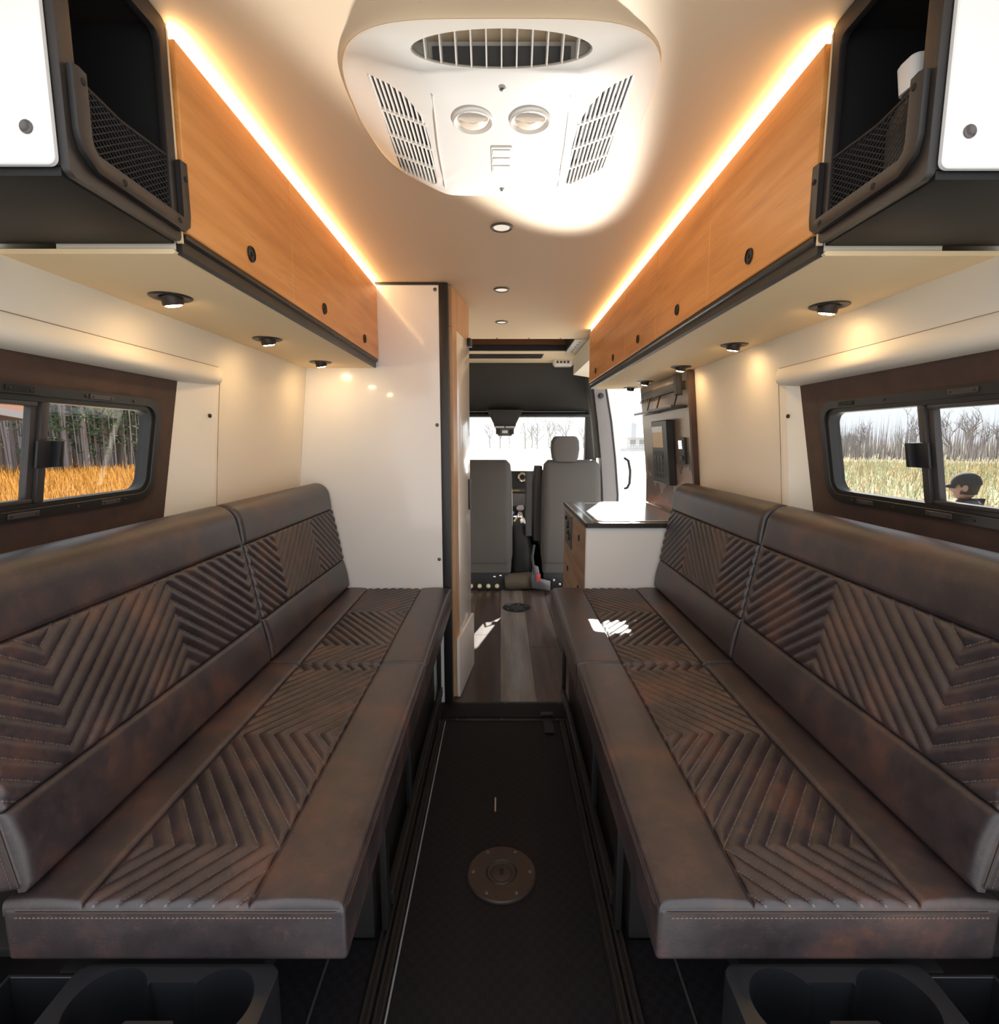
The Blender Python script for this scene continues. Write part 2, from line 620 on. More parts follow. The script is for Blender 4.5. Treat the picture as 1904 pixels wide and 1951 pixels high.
def O(name, mb, mat, parent=None, bevel=0, seg=2, smooth=35, recalc=True, base=False):
    xs, ys, zs = zip(*mb.v)
    c = Vector(((min(xs) + max(xs)) / 2, (min(ys) + max(ys)) / 2, min(zs) if base else (min(zs) + max(zs)) / 2))
    mb.v = [(p[0] - c.x, p[1] - c.y, p[2] - c.z) for p in mb.v]
    me = mesh_of(name, mb, mat, bevel, seg, smooth, recalc)
    return link(bpy.data.objects.new(name, me), parent, c)


def inst(src, name, parent, wl, rotz=0, scale=None):
    o = bpy.data.objects.new(name, src.data)
    link(o, parent, wl)
    if rotz:
        o.rotation_euler.z = rotz
    if scale:
        o.scale = scale
    return o


def E_(name, loc):
    return link(bpy.data.objects.new(name, None), None, loc)


def tag(o, label=None, cat=None, group=None, kind=None):
    if label:
        o['label'] = label
    if cat:
        o['category'] = cat
    if group:
        o['group'] = group
    if kind:
        o['kind'] = kind
    return o


def struct(name, mb, mat, label, cat='structure', **k):
    o = O(name, mb, mat, **k)
    return tag(o, label, cat, kind='structure')


def text(name, body, size, mat, loc, rot, parent=None, depth=0.0006):
    cu = bpy.data.curves.new(name, 'FONT')
    cu.body = body
    cu.size = size
    cu.extrude = depth
    cu.align_x = 'CENTER'
    cu.materials.append(MATS[mat])
    o = bpy.data.objects.new(name, cu)
    link(o, parent, loc)
    o.rotation_euler = rot
    return o


# ------------------------------------------------------------------ key dimensions (metres)
CE = 1.915      # ceiling
PY = 2.366      # rear face of the tall partition
ST = 0.565      # seat top
CX = 0.537      # aisle face of the overhead doors
Y_REAR = 0.42   # open rear end of the body


def wall_x(z):
    pts = [(0.0, 0.93), (0.55, 0.925), (1.03, 0.912), (1.30, 0.885), (1.56, 0.858), (1.75, 0.82), (1.93, 0.77)]
    for (a, b), (c, d) in zip(pts, pts[1:]):
        if z <= c:
            t = (z - a) / (c - a)
            return b + (d - b) * t
    return pts[-1][1]


def dark_x(z):
    return 0.906 + (1.40 - z) * 0.185


# ------------------------------------------------------------------ shell
def build_shell():
    mb = MB().box(-1.0, 1.0, Y_REAR - 0.12, 5.4, -0.09, -0.006)
    fl = struct('floor', mb, 'rubber', 'black van subfloor under the mat and planks', 'floor')
    # wood planks of the forward floor, each its own board
    edges = [-0.72, -0.545, -0.37, -0.192, -0.008, 0.172, 0.352, 0.53, 0.71, 0.90]
    mats = ['plank_mid', 'plank_dark', 'plank_mid', 'plank_dark', 'plank_grey', 'plank_mid', 'plank_dark', 'plank_grey', 'plank_dark']
    joints = [3.1, 3.4, 2.9, 3.25, 3.95, 3.05, 3.3, 3.0, 3.5]
    for i in range(9):
        for (a, b) in ((PY, joints[i]), (joints[i], 4.28)):
            O('plank', MB().box(edges[i] + 0.0008, edges[i + 1] - 0.0008, a + 0.0008, b - 0.0008, -0.0055, 0.0), mats[i], parent=fl, bevel=0.0008, seg=1)
    # ceiling with the square roof hatch opening
    hx0, hx1, hy0, hy1 = -0.34, 0.50, 3.63, 4.12
    mb = MB()
    mb.box(-0.86, 0.86, Y_REAR, hy0, CE, CE + 0.03)
    mb.box(-0.86, hx0, hy0, hy1, CE, CE + 0.03)
    mb.box(hx1, 0.86, hy0, hy1, CE, CE + 0.03)
    mb.box(-0.86, 0.86, hy1, 4.72, CE, CE + 0.03)
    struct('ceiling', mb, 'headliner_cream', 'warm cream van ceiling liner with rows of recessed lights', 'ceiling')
    # outer roof skin above everything
    struct('trim_1', MB().box(-0.95, 0.95, Y_REAR, 5.35, CE + 0.20, CE + 0.23), 'door_white', 'white outer roof skin of the van', 'roof')
    # hatch: white side frames, brown well, black lower edge
    t = E_('roof_hatch', (0.08, 3.87, CE))
    tag(t, 'open roof hatch with dark brown well and white side rails near the cab', 'hatch')
    mb = MB()
    mb.box(hx0 + 0.001, hx1 - 0.001, hy0 + 0.001, hy1 - 0.001, CE + 0.15, CE + 0.165)
    O('well_top', mb, 'hatch_brown', t)
    mb = MB()
    mb.box(hx0 + 0.001, hx1 - 0.001, hy1 - 0.02, hy1 - 0.001, CE + 0.045, CE + 0.149)
    O('well_wall', mb, 'hatch_brown', t)
    O('well_lip', MB().box(hx0 + 0.001, hx1 - 0.001, hy1 - 0.022, hy1 - 0.001, CE + 0.002, CE + 0.044), 'black_plastic', t)
    O('well_wall', MB().box(hx0 + 0.001, hx1 - 0.001, hy0 + 0.001, hy0 + 0.02, CE + 0.032, CE + 0.149), 'black_plastic', t)
    for a, b, nm in ((hx0 - 0.07, hx0 + 0.012, 0), (hx1 - 0.012, hx1 + 0.07, 1)):
        O('side_rail', MB().box(a, b, hy0 - 0.005, hy1 + 0.02, CE - 0.010, CE - 0.0005), 'trim_white', t, bevel=0.002)
        O('well_wall', MB().box(a + 0.06 if nm == 0 else b - 0.085, a + 0.084 if nm == 0 else b - 0.06, hy0 + 0.021, hy1 - 0.023, CE + 0.001, CE + 0.149), 'cab_liner', t)
        for k in range(5):
            O('screw', MB().lathe([(0.006, 0), (0.006, 0.003), (0.003, 0.004)], ((a + b) / 2, hy0 + 0.06 + k * 0.095, CE - 0.0102), (0, 0, -1), 10), 'dark_steel', t)
    for k in range(4):
        O('screw', MB().lathe([(0.006, 0), (0.006, 0.003), (0.003, 0.004)], (hx0 + 0.1 + k * 0.21, hy0 - 0.03, CE - 0.0001), (0, 0, -1), 10), 'dark_steel', t)
    # slotted vent and motion lamp just ahead of the hatch
    t = E_('ceiling_vent', (-0.02, 4.33, CE))
    tag(t, 'long black slotted vent in the cream panel ahead of the hatch', 'vent')
    O('backing', MB().box(-0.42, 0.33, 4.24, 4.42, CE - 0.004, CE - 0.0006), 'black_plastic', t)
    for k in range(5):
        O('slat', MB().box(-0.41, 0.32, 4.255 + k * 0.035, 4.268 + k * 0.035, CE - 0.010, CE - 0.0045), 'cab_liner', t)
    t = E_('cab_dome_lamp', (0.52, 4.58, CE - 0.05))
    tag(t, 'small cream dome lamp hanging at the cab headliner edge', 'lamp')
    O('housing', MB().loft([[(0.52 + x, 4.58 + y, z) for x, y in rrect(-0.085 * s, 0.085 * s, -0.05 * s, 0.05 * s, 0.03 * s)] for z, s in ((CE - 0.001, 1.0), (CE - 0.035, 1.0), (CE - 0.05, 0.85))]), 'white_plastic', t)
    for k in range(4):
        O('louver', MB().box(0.46 + k * 0.03, 0.478 + k * 0.03, 4.525, 4.5295, CE - 0.03, CE - 0.01), 'bracket_grey', t)

    # side walls: curved sheets with a window bay, solid behind
    for s, nm in ((-1, 'left'), (1, 'right')):
        y_fwd = 5.35 if s < 0 else 3.26          # the sliding door opening follows on the right
        yb0, yb1 = (0.56, 1.66) if s < 0 else (0.66, 1.69)
        zb0, zb1 = 0.86, 1.462
        zs = [0.0, 0.3, 0.55, zb0, 1.0, 1.15, 1.3, 1.40, zb1, 1.56, 1.68, 1.8, 1.93]
        ys = [Y_REAR, yb0, (yb0 + yb1) / 2, yb1, 2.36, 3.0, 3.26, 4.3, y_fwd]
        ys = sorted(set(y for y in ys if y <= y_fwd + 1e-6))
        mb = MB()
        for i in range(len(ys) - 1):
            for j in range(len(zs) - 1):
                if yb0 - 1e-6 <= ys[i] and ys[i + 1] <= yb1 + 1e-6 and zb0 - 1e-6 <= zs[j] and zs[j + 1] <= zb1 + 1e-6:
                    continue
                q = []
                for yy, zz in ((ys[i], zs[j]), (ys[i + 1], zs[j]), (ys[i + 1], zs[j + 1]), (ys[i], zs[j + 1])):
                    q.append((s * wall_x(zz), yy, zz))
                q += [(p[0] + s * 0.02, p[1], p[2]) for p in q]
                mb.hexa(q)
        wo = struct('wall_' + nm, mb, 'cream', 'cream curved van side wall on the ' + nm + ' with a window bay', 'wall', smooth=40)
        # bay: rounded header roll, slanted pillar return, lower ledge
        yd = 1.50 if s < 0 else 1.628
        rows = []
        n = 12
        zc0, zc1 = zb1, 1.405
        for k in range(n + 1):
            a = k / n
            ang = a * math.pi * 0.5
            # convex roll: starts at the crease, swells inwards, tucks under to the dark panel
            x = wall_x(zc0) - 0.004 - 0.010 * math.sin(a * math.pi) + (dark_x(zc1) + 0.012 - wall_x(zc0)) * (1 - math.cos(ang)) ** 1.4
            z = zc0 - (zc0 - zc1) * math.sin(ang) ** 0.85
            rows.append((x, z))
        mb = MB()
        mb.sheet([[(s * x, yy, z) for x, z in rows] for yy in (yb0, (yb0 + yb1) / 2, yb1 - 0.045, yb1 - 0.004)])
        # the end cap that closes the roll against the wall panel
        endc = [(s * x, yb1 - 0.004, z) for x, z in rows]
        cpt = (s * (dark_x(zc1) + 0.03), yb1 - 0.004, zc0)
        o = len(mb.v)
        mb.v += endc + [cpt]
        mb.f += [(o + k, o + k + 1, o + n + 1) for k in range(n)]
        O('window_header', mb, 'cream', wo, smooth=50)
        mb = MB()
        zz = [0.86, 1.0, 1.2, 1.412]
        mb.sheet([[(s * (wall_x(z) + 0.001), yb1 - 0.012, z), (s * (wall_x(z) + 0.006), yb1 - 0.030, z), (s * (dark_x(z) + 0.002), yd, z), (s * (dark_x(z) + 0.04), yd - 0.0, z)] for z in zz])
        mb.sheet([[(s * (wall_x(z) - 0.0005), yb1, z), (s * (wall_x(z) + 0.001), yb1 - 0.012, z)] for z in zz])
        O('window_pillar', mb, 'cream', wo, smooth=20)
        zl = [0.87, 1.0, 1.15, 1.3, zb1]
        O('panel_seam', MB().tube([(s * (wall_x(z) - 0.0004), yb1 + 0.001, z) for z in zl] + [(s * (wall_x(zb1) - 0.0012), y, zb1 + 0.001) for y in (yb1 - 0.012, (yb0 + yb1) / 2, yb0)], 0.0013, 5), 'seam_tan', wo)
        sy = yb1 - 0.05
        O('pillar_plug', MB().lathe([(0.0065, 0), (0.0065, 0.002), (0.004, 0.0035)], (s * (0.88), sy - 0.004, 1.315), (-s, -0.35, 0), 12), 'black_plastic', wo)
        O('bay_sill', MB().box(*(sorted((s * 0.90, s * 1.06))), yb0, yb1, 0.845, 0.86), 'cream', wo)
        # dark padded surround with the window cut-out
        wy0, wy1 = (0.62, 1.432) if s < 0 else (0.72, 1.532)
        wz0, wz1 = (1.083 if s < 0 else 1.070), 1.348
        inner = rrect(wy0 + 0.006, wy1 - 0.006, wz0 + 0.006, wz1 - 0.006, 0.05, 8)
        cyw, czw = (wy0 + wy1) / 2, (wz0 + wz1) / 2
        outer = []
        for k_, (y, z) in enumerate(inner):
            if k_ % 9 == 4:         # corner
                outer.append((yd if y > cyw else yb0, 1.412 if z > czw else 0.861))
            elif k_ % 9 < 4:
                top_side = k_ // 9 in (1, 3)
                outer.append((y, 1.412 if z > czw else 0.861) if top_side else (yd if y > cyw else yb0, z))
            else:
                top_side = k_ // 9 in (0, 2)
                outer.append((y, 1.412 if z > czw else 0.861) if top_side else (yd if y > cyw else yb0, z))
        mb = MB()
        mb.sheet([[(s * (dark_x(z) + d), y, z) for y, z in rg] for rg, d in ((outer, 0), (inner, 0), (inner, 0.03), (outer, 0.03), (outer, 0))], closed=True)
        O('window_surround', mb, 'suede', wo, smooth=25)
        build_window(s, nm, wy0, wy1, wz0, wz1)


def build_window(s, nm, y0, y1, z0, z1):
    """sliding window: outer ring, track, two sashes with panes, latch, screws and keeper plates"""
    def P(y, z, d):     # d: distance towards the room from the dark surround
        return (s * (dark_x(z) - d), y, z)

    def ring(outer, inner, d0, d1):
        mb = MB()
        n = len(outer)
        a = [P(y, z, d1) for y, z in outer]
        b = [P(y, z, d1) for y, z in inner]
        c = [P(y, z, d0) for y, z in inner]
        e = [P(y, z, d0) for y, z in outer]
        mb.sheet([a, b, c, e, a], closed=True)
        return mb
    num = 1 if s < 0 else 2
    t = E_('window_%d' % num, (s * dark_x(z0), (y0 + y1) / 2, z0))
    lab = {1: 'black framed sliding window in the left wall looking onto golden grass', 2: 'black framed sliding window in the right wall looking onto bare trees'}[num]
    tag(t, lab, 'window', kind='structure')
    fw = 0.021
    O('outer_frame', ring(rrect(y0, y1, z0, z1, 0.055, 8), rrect(y0 + fw, y1 - fw, z0 + fw, z1 - fw, 0.040, 8), -0.001, 0.010), 'window_black', t, bevel=0.0015, seg=1)
    O('inner_ring', ring(rrect(y0 + fw, y1 - fw, z0 + fw, z1 - fw, 0.040, 8), rrect(y0 + fw + 0.010, y1 - fw - 0.010, z0 + fw + 0.010, z1 - fw - 0.010, 0.032, 8), -0.028, 0.004), 'window_black', t)
    # glazing bars
    ym = 1.078 if s < 0 else 1.172
    iy0, iy1, iz0, iz1 = y0 + fw + 0.010, y1 - fw - 0.010, z0 + fw + 0.010, z1 - fw - 0.010
    mb = MB()
    for (a, b, d0, d1) in ((ym - 0.009, ym + 0.009, -0.022, 0.004), (ym - 0.025, ym - 0.011, -0.020, -0.004)):
        mb.hexa([P(a, iz0, d0), P(b, iz0, d0), P(b, iz1, d0), P(a, iz1, d0), P(a, iz0, d1), P(b, iz0, d1), P(b, iz1, d1), P(a, iz1, d1)])
    O('mullion', mb, 'window_brown', t, bevel=0.002)
    mb = MB()
    for (a, b) in ((iz1 - 0.009, iz1), (iz0, iz0 + 0.009)):
        mb.hexa([P(iy0, a, -0.02), P(ym - 0.014, a, -0.02), P(ym - 0.014, b, -0.02), P(iy0, b, -0.02), P(iy0, a, 0.0), P(ym - 0.014, a, 0.0), P(ym - 0.014, b, 0.0), P(iy0, b, 0.0)])
    O('sliding_sash', mb, 'window_brown', t, bevel=0.0015)
    for (a, b, d) in ((iy0 - 0.004, ym - 0.016, -0.012), (ym + 0.0, iy1 + 0.004, -0.018)):
        mb = MB()
        mb.hexa([P(a, iz0 - 0.004, d), P(b, iz0 - 0.004, d), P(b, iz1 + 0.004, d), P(a, iz1 + 0.004, d), P(a, iz0 - 0.004, d - 0.004), P(b, iz0 - 0.004, d - 0.004), P(b, iz1 + 0.004, d - 0.004), P(a, iz1 + 0.004, d - 0.004)])
        O('pane', mb, 'tint_glass', t, smooth=0)
    # latch on the mullion
    zc = 1.213 if s < 0 else 1.208
    yl = ym + 0.010
    mb = MB()
    mb.hexa([P(yl - 0.030, zc - 0.028, 0.004), P(yl + 0.022, zc - 0.028, 0.004), P(yl + 0.022, zc + 0.028, 0.004), P(yl - 0.030, zc + 0.028, 0.004),
             P(yl - 0.030, zc - 0.028, 0.010), P(yl + 0.022, zc - 0.028, 0.010), P(yl + 0.022, zc + 0.028, 0.010), P(yl - 0.030, zc + 0.028, 0.010)])
    la = O('latch', mb, 'black_plastic', t, bevel=0.002)
    for a, b, h in ((0.004, 0.008, 0.026), (0.014, 0.020, 0.022)):
        mb = MB().hexa([P(yl + a, zc - 0.027, 0.010), P(yl + b, zc - 0.027, 0.010), P(yl + b, zc + 0.027, 0.010), P(yl + a, zc + 0.027, 0.010),
                        P(yl + a, zc - 0.027, h), P(yl + b, zc - 0.027, h), P(yl + b, zc + 0.027, h), P(yl + a, zc + 0.027, h)])
        O('finger_rib', mb, 'black_plastic', la, bevel=0.001)
    # screws and keeper plates on the ring
    for y in (y0 + 0.12, y0 + 0.33, y0 + 0.55, y0 + 0.70):
        for z in (z0 + fw * 0.5, z1 - fw * 0.5):
            O('screw', MB().lathe([(0.004, 0), (0.004, 0.0015), (0.002, 0.0022)], P(y, z, 0.0098), (-s, 0, 0), 8), 'black_metal', t)
    for y, z, l, m in ((y0 + 0.62, z0 + fw * 0.5, 0.06, 'bracket_grey'), (y0 + 0.38, z0 + fw * 0.5, 0.07, 'bracket_grey'), (y0 + 0.66 if s > 0 else y0 + 0.36, z1 - fw * 0.5, 0.06, 'cavity'), (y0 + 0.56 if s < 0 else y0 + 0.3, z1 - fw * 0.5, 0.07, 'window_brown')):
        mb = MB().hexa([P(y, z - 0.0055, 0.0099), P(y + l, z - 0.0055, 0.0099), P(y + l, z + 0.0055, 0.0099), P(y, z + 0.0055, 0.0099),
                        P(y, z - 0.0055, 0.0125), P(y + l, z - 0.0055, 0.0125), P(y + l, z + 0.0055, 0.0125), P(y, z + 0.0055, 0.0125)])
        pl = O('keeper_plate', mb, m, t, bevel=0.0008, seg=1)
        for yy in (y + 0.008, y + l - 0.008):
            O('screw', MB().lathe([(0.0025, 0), (0.0025, 0.001), (0.001, 0.0015)], P(yy, z, 0.0124), (-s, 0, 0), 8), 'black_metal', pl)


build_shell()


# ------------------------------------------------------------------ partition and washroom door
def build_partition():
    t = E_('tall_partition', (-0.58, PY + 0.02, 0))
    tag(t, 'glossy white tall partition panel behind the left bench', 'partition')
    mb = MB()
    pts = [(-0.272, 0.002), (-0.272, CE - 0.012)]
    zz = [CE - 0.012, 1.75, 1.56, 1.30, 1.03, 0.55, 0.002]
    pts += [(-wall_x(z) + 0.001, z) for z in zz]
    mb.prism(pts, 1, PY, PY + 0.018)
    O('panel', mb, 'white_panel', t, smooth=20)
    O('corner_post', MB().box(-0.271, -0.232, PY - 0.004, PY + 0.035, 0.002, CE - 0.002), 'black_metal', t, bevel=0.004)
    O('top_trim', MB().box(-0.56, -0.2725, PY - 0.003, PY + 0.02, CE - 0.0115, CE - 0.001), 'black_metal', t, bevel=0.001)
    for z in (1.885, 1.31, 0.70, 0.055):
        O('screw', MB().lathe([(0.008, 0), (0.008, 0.002), (0.005, 0.0035)], (-0.287, PY - 0.0001, z), (0, -1, 0), 12), 'bracket_grey', t)
    # aisle side of the washroom, forward of the door
    O('side_panel', MB().box(-0.30, -0.28, PY + 0.036, 3.55, 0.002, CE - 0.002), 'white_panel', t)
    O('front_panel', MB().box(-0.86, -0.301, 3.53, 3.55, 0.002, CE - 0.002), 'white_panel', t)
    # door leaf standing a little ajar
    d = E_('washroom_door', (-0.19, 2.6, 0.01))
    tag(d, 'narrow white washroom door with oak edge beside the black post', 'door')
    ax, ay, bx_, by = -0.222, 2.402, -0.172, 2.800
    dv = Vector((bx_ - ax, by - ay, 0)).normalized()
    nv = Vector((dv.y, -dv.x, 0))

    def leaf(a, b, n0, n1, z0, z1):
        A = Vector((ax, ay, 0))
        p = [A + dv * a + nv * n0, A + dv * b + nv * n0, A + dv * b + nv * n1, A + dv * a + nv * n1]
        return MB().hexa([(q.x, q.y, z0) for q in p] + [(q.x, q.y, z1) for q in p])
    L_ = 0.40
    O('leaf', leaf(0.0905, L_, -0.014, 0.004, 0.012, 1.74), 'white_panel', d, bevel=0.002)
    O('edge_band', leaf(0.0, 0.090, -0.014, 0.004, 0.012, 1.74), 'oak_edge', d)
    O('header_board', leaf(0.0, L_, -0.014, 0.003, 1.7415, CE - 0.003), 'oak_edge', d)
    O('bottom_rail', leaf(0.012, L_ + 0.002, 0.0045, 0.020, 0.004, 0.30), 'white_end', d, bevel=0.004)
    O('hinge', leaf(L_ - 0.055, L_ - 0.005, 0.0042, 0.022, 1.715, 1.755), 'black_plastic', d, bevel=0.003)
    O('latch_plate', leaf(L_ - 0.05, L_ - 0.005, 0.0042, 0.012, 0.88, 1.04), 'black_plastic', d, bevel=0.003)


build_partition()


# ------------------------------------------------------------------ overhead cabinets
def build_overheads():
    L = [0.955, 1.420, 1.890, 2.362]
    Rr = [0.965, 1.435, 1.905, 2.365, 2.835, 3.305]
    lab = {-1: ['nearest oak overhead cabinet on the left, beside the black cubby',
                'middle oak overhead cabinet on the left side',
                'farthest oak overhead cabinet on the left, touching the white partition'],
           1: ['nearest oak overhead cabinet on the right, beside the black cubby',
               'second oak overhead cabinet from the right cubby',
               'third and middle oak overhead cabinet on the right side',
               'fourth oak overhead cabinet from the right cubby, above the counter',
               'farthest oak overhead cabinet on the right, nearest the cab']}
    for s, E in ((-1, L), (1, Rr)):
        side = 'left' if s < 0 else 'right'
        for i in range(len(E) - 1):
            y0, y1 = E[i], E[i + 1]
            t = E_('overhead_cabinet', (s * 0.68, (y0 + y1) / 2, 1.565))
            tag(t, lab[s][i], 'cabinet', 'oak overhead cabinets')
            mb = MB()
            pts = [(0.560, 1.566), (0.766, 1.566), (0.766, 1.875), (0.560, 1.875)]
            mb.prism([(s * a, b) for a, b in pts], 1, y0 + 0.0005, y1 - 0.0005)
            O('carcass', mb, 'cream', t)
            mb = MB().box(*sorted((s * CX, s * (CX + 0.020))), y0 + 0.0012, y1 - 0.0012, 1.592, 1.894)
            d = O('door', mb, 'oak', t, bevel=0.0018, seg=1)
            yc = (y0 + y1) / 2
            lk = O('lock', MB().lathe([(0.0165, 0), (0.0165, 0.003), (0.0145, 0.0045), (0.0135, 0.0035), (0.0135, 0.002), (0.004, 0.002), (0.004, 0.004)], (s * (CX - 0.0003), yc, 1.636), (-s, 0, 0), 24, sx=1.0, sy=1.0), 'black_metal', d)
        y0, y1 = E[0], E[-1]
        # black aluminium pull rail under the doors
        mb = MB()
        prof = [(0.541, 1.590), (0.559, 1.590), (0.559, 1.558), (0.553, 1.556), (0.549, 1.562), (0.5495, 1.580), (0.541, 1.583)]
        mb.prism([(s * a, b) for a, b in prof], 1, y0, y1)
        o = O('pull_rail', mb, 'black_shell')
        tag(o, 'long black aluminium rail under the %s overhead doors' % side, 'rail')
        # cream soffit below
        mb = MB()
        prof = [(0.560, 1.5645), (0.556, 1.5605), (0.560, 1.5565), (wall_x(1.56) + 0.004, 1.5565), (wall_x(1.56) + 0.004, 1.5645)]
        mb.prism([(s * a, b) for a, b in prof], 1, y0 - 0.008, y1)
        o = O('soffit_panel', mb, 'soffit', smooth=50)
        tag(o, 'cream soffit board with puck lights under the %s cabinets' % side, 'panel')
        # LED strip along the ceiling edge
        t = E_('led_strip', (s * 0.55, (y0 + y1) / 2, 1.90))
        tag(t, 'glowing warm LED strip along the %s ceiling edge' % side, 'light')
        O('channel', MB().box(*sorted((s * 0.5475, s * 0.562)), y0, y1, 1.8955, 1.9135), 'trim_white', t)
        O('diffuser', MB().hexa([(s * 0.5470, y0, 1.8985), (s * 0.5470, y1, 1.8985), (s * 0.5470, y1, 1.9115), (s * 0.5470, y0, 1.9115),
                                 (s * 0.5425, y0, 1.8985), (s * 0.5425, y1, 1.8985), (s * 0.5455, y1, 1.9115), (s * 0.5455, y0, 1.9115)]), 'led', t, smooth=0)
        # cream cove closing the cabinet row at the cab end
        if s > 0:
            mb = MB()
            mb.prism([(0.57, 1.76), (0.70, 1.74), (0.70, 1.90), (0.57, 1.90)], 1, 3.31, 4.28)
            o = O('cab_cove', mb, 'cream')
            tag(o, 'cream boxed cove beyond the right cabinet row at the cab', 'panel')


build_overheads()


# ------------------------------------------------------------------ small lights
def puck(x, y, s, label, lit=True):
    t = E_('puck_light', (x, y, 1.556))
    tag(t, label, 'light', 'puck lights under the overhead cabinets')
    z = 1.5563
    O('bezel', MB().lathe([(0.0435, 0), (0.0435, 0.002), (0.040, 0.004), (0.028, 0.003), (0.024, 0.0)], (x, y, z), (0, 0, -1), 28), 'black_metal', t)
    ax = Vector((-s * 0.10, 0.22 if lit else 0, -1)).normalized()
    O('lamp_body', MB().lathe([(0.0215, -0.004), (0.0215, 0.014), (0.0195, 0.017), (0.0175, 0.014)], (x, y + 0.002, z - 0.001), ax, 20), 'bronze' if lit else 'black_metal', t)
    if lit:
        O('lens', MB().lathe([(0.0168, 0.0135), (0.0168, 0.0175), (0.012, 0.0195)], (x, y + 0.002, z - 0.001), ax, 20), 'lamp', t)


for i, (y, l) in enumerate(((1.216, 'nearest lit puck light under the left cabinets, above the window'), (1.70, 'middle lit puck light under the left cabinets'), (2.187, 'farthest lit puck light under the left cabinets, by the partition'))):
    puck(-0.733, y, -1, l)
for i, (y, l) in enumerate(((1.29, 'nearest lit puck light under the right cabinets, above the window'), (1.80, 'second lit puck light under the right cabinets'), (2.32, 'third lit puck light under the right cabinets, beside the mural panel'), (2.89, 'fourth lit puck light under the right cabinets, over the counter'))):
    puck(0.772, y, 1, l)
puck(0.775, 3.22, 1, 'unlit black puck at the cab end of the right cabinets', lit=False)
for y, l in ((1.776, 'nearest round ceiling downlight, just ahead of the air conditioner'), (2.47, 'middle round ceiling downlight'), (3.12, 'farthest round ceiling downlight, toward the hatch')):
    t = E_('ceiling_downlight', (0, y, CE))
    tag(t, l, 'light', 'ceiling downlights')
    O('bezel', MB().lathe([(0.036, 0.0003), (0.036, 0.004), (0.033, 0.006), (0.028, 0.005), (0.0265, 0.001)], (0, y, CE), (0, 0, -1), 32), 'bracket_grey', t)
    O('lens', MB().lathe([(0.0262, 0.0012), (0.0255, 0.0036), (0.018, 0.0048)], (0, y, CE), (0, 0, -1), 28), 'down_lens', t)


